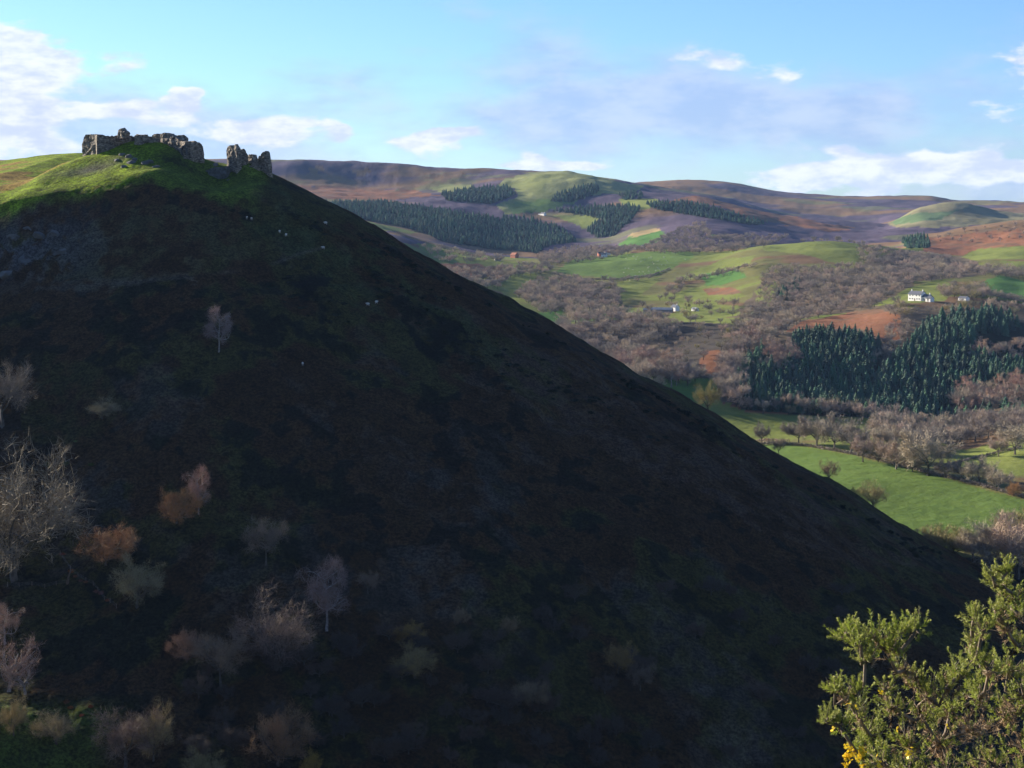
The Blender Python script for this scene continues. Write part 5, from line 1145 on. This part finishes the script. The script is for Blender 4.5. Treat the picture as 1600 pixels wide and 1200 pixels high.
def spines(org, dr, L, n_, wid, sl, out):
    """a shoot: short stiff spines set all round a thin axis"""
    t = rg.uniform(.0, 1.0, n_); d, u, v = frames(dr); a = rg.uniform(0, 6.283, n_)
    rad = np.cos(a)[:, None] * u + np.sin(a)[:, None] * v
    sd_ = rad * rg.uniform(.6, 1.0, n_)[:, None] + d * rg.uniform(.35, 1.0, n_)[:, None]; sd_ /= np.linalg.norm(sd_, axis=1)[:, None]
    b = org + d * (t * L)[:, None]; ln = (sl * (1 - .45 * t) * rg.uniform(.6, 1.2, n_))[:, None]
    w = np.cross(sd_, rg.normal(0, 1, (n_, 3))); w /= np.linalg.norm(w, axis=1)[:, None]
    out.append(np.stack([b - w * wid, b + w * wid, b + sd_ * ln], 1).reshape(-1, 3))
base0 = root
cents = [(np.array(at(px, py, d_ + rg.uniform(-.05, .05))), r_ / F * d_, dead_) for (px, py, r_, d_, dead_) in CL]
order = sorted(cents, key=lambda c_: np.linalg.norm(c_[0] - base0))
joined = [base0 + np.array([0, 0, .1])]
for (c_, r_, dead_) in order:
    cand = [q for q in joined if np.linalg.norm(q - base0) < np.linalg.norm(c_ - base0)] or joined
    q = min(cand, key=lambda q: np.linalg.norm(q - c_) + .25 * np.linalg.norm(q - base0)); mid = (q + c_) / 2 + rg.normal(0, .012, 3) - np.array([0, 0, .01])
    stems.path([q, mid, c_], [.0065, .0052, .004]); joined.append(c_)
    ns_ = int(14 + 7000 * r_ * r_)
    for k in range(ns_):
        dv = rg.normal(0, 1, 3); dv /= np.linalg.norm(dv); o_ = c_ + dv * r_ * rg.uniform(.1, .8) * np.array([1, 1.5, 1])
        up = dv * .55 + np.array([-.10, -.05, .75]) + rg.normal(0, .22, 3); up /= np.linalg.norm(up); L = rg.uniform(.022, .052)
        isdead = rg.rand() < dead_
        if isdead: spines(o_ - up * .02, up + rg.normal(0, .5, 3), L * .9, 26, .0008, .019, Vd)
        else:
            spines(o_, up, L, 40, .0010, .0155, Vg)
            if rg.rand() < .45: spines(o_ + up * L * .72, up, L * .38, 16, .0015, .009, Vt)
        if k % 3 == 0: stems.path([c_, (c_ + o_) / 2 + rg.normal(0, .004, 3), o_, o_ + up * L], [.0028, .0022, .0016, .0007])
FL = [(1334, 1098, 2), (1300, 1128, 1), (1378, 1082, 1), (1322, 1176, 4), (1332, 1172, 4), (1344, 1173, 4), (1328, 1186, 4), (1340, 1184, 3), (1320, 1195, 4), (1350, 1178, 3), (1422, 1174, 4), (1372, 1190, 3), (1400, 1140, 1), (1346, 1196, 4), (1480, 1130, 1)]
fl_mesh = []
for (px, py, n_) in FL:
    for k in range(n_):
        c_ = np.array(at(px + rg.normal(0, 4), py + rg.normal(0, 4), 4.36)) ; fr = rg.normal(0, 1, 3); fr[1] -= 1.2; fr /= np.linalg.norm(fr); d, u, v = frames(fr)
        pv = []
        for (a0, ln, wd) in ((1.57, .011, .0065), (3.6, .009, .004), (5.8, .009, .004)):      # standard and two wings
            e = math.cos(a0) * u + math.sin(a0) * v; s_ = np.cross(d, e)
            pv += [c_, c_ + e * ln * .6 + s_ * wd + d * .002, c_ + e * ln + d * .004, c_, c_ + e * ln + d * .004, c_ + e * ln * .6 - s_ * wd + d * .002]
        fl_mesh.append(np.array(pv) - c_)
        f_ = link(bpy.data.objects.new('flower', tri_mesh('flower', fl_mesh[-1], np.arange(len(pv)).reshape(-1, 3), [M['petal']])), gb); f_.location = tuple(c_ - root)
for nm, arr, mt in (('green_foliage', Vg, 'gorse'), ('shoot_tips', Vt, 'gorse_tip'), ('dead_foliage', Vd, 'gorse_dead')):
    A = np.concatenate(arr) - root; o = link(bpy.data.objects.new(nm, tri_mesh(nm, A, np.arange(len(A)).reshape(-1, 3), [M[mt]])), gb); tag(o, kind='stuff')
link(bpy.data.objects.new('stem', tri_mesh('stem', np.array(stems.V) - root, np.array(stems.T), [M['gorse_wood']], True)), gb)
print('GORSE tris', sum(len(a) for a in Vg + Vt + Vd) // 3)

# ------------------------------------------------------------------ haze
hz = bpy.data.materials.new('haze'); hz.use_nodes = True; ht = hz.node_tree; ht.nodes.clear()
pv_ = ht.nodes.new('ShaderNodeVolumePrincipled'); pv_.inputs['Color'].default_value = (.38, .60, 1.0, 1); pv_.inputs['Density'].default_value = HAZE; pv_.inputs['Anisotropy'].default_value = 0
mo = ht.nodes.new('ShaderNodeOutputMaterial'); ht.links.new(pv_.outputs[0], mo.inputs['Volume'])
hb = bpy.data.meshes.new('haze'); x0, x1, y0, y1, z0, z1 = -7500, 7500, -400, 11000, -190, 230
hb.from_pydata([(x0, y0, z0), (x1, y0, z0), (x1, y1, z0), (x0, y1, z0), (x0, y0, z1), (x1, y0, z1), (x1, y1, z1), (x0, y1, z1)], [], [(0, 3, 2, 1), (4, 5, 6, 7), (0, 1, 5, 4), (1, 2, 6, 5), (2, 3, 7, 6), (3, 0, 4, 7)])
hb.materials.append(hz); tag(link(bpy.data.objects.new('haze', hb)), kind='stuff')
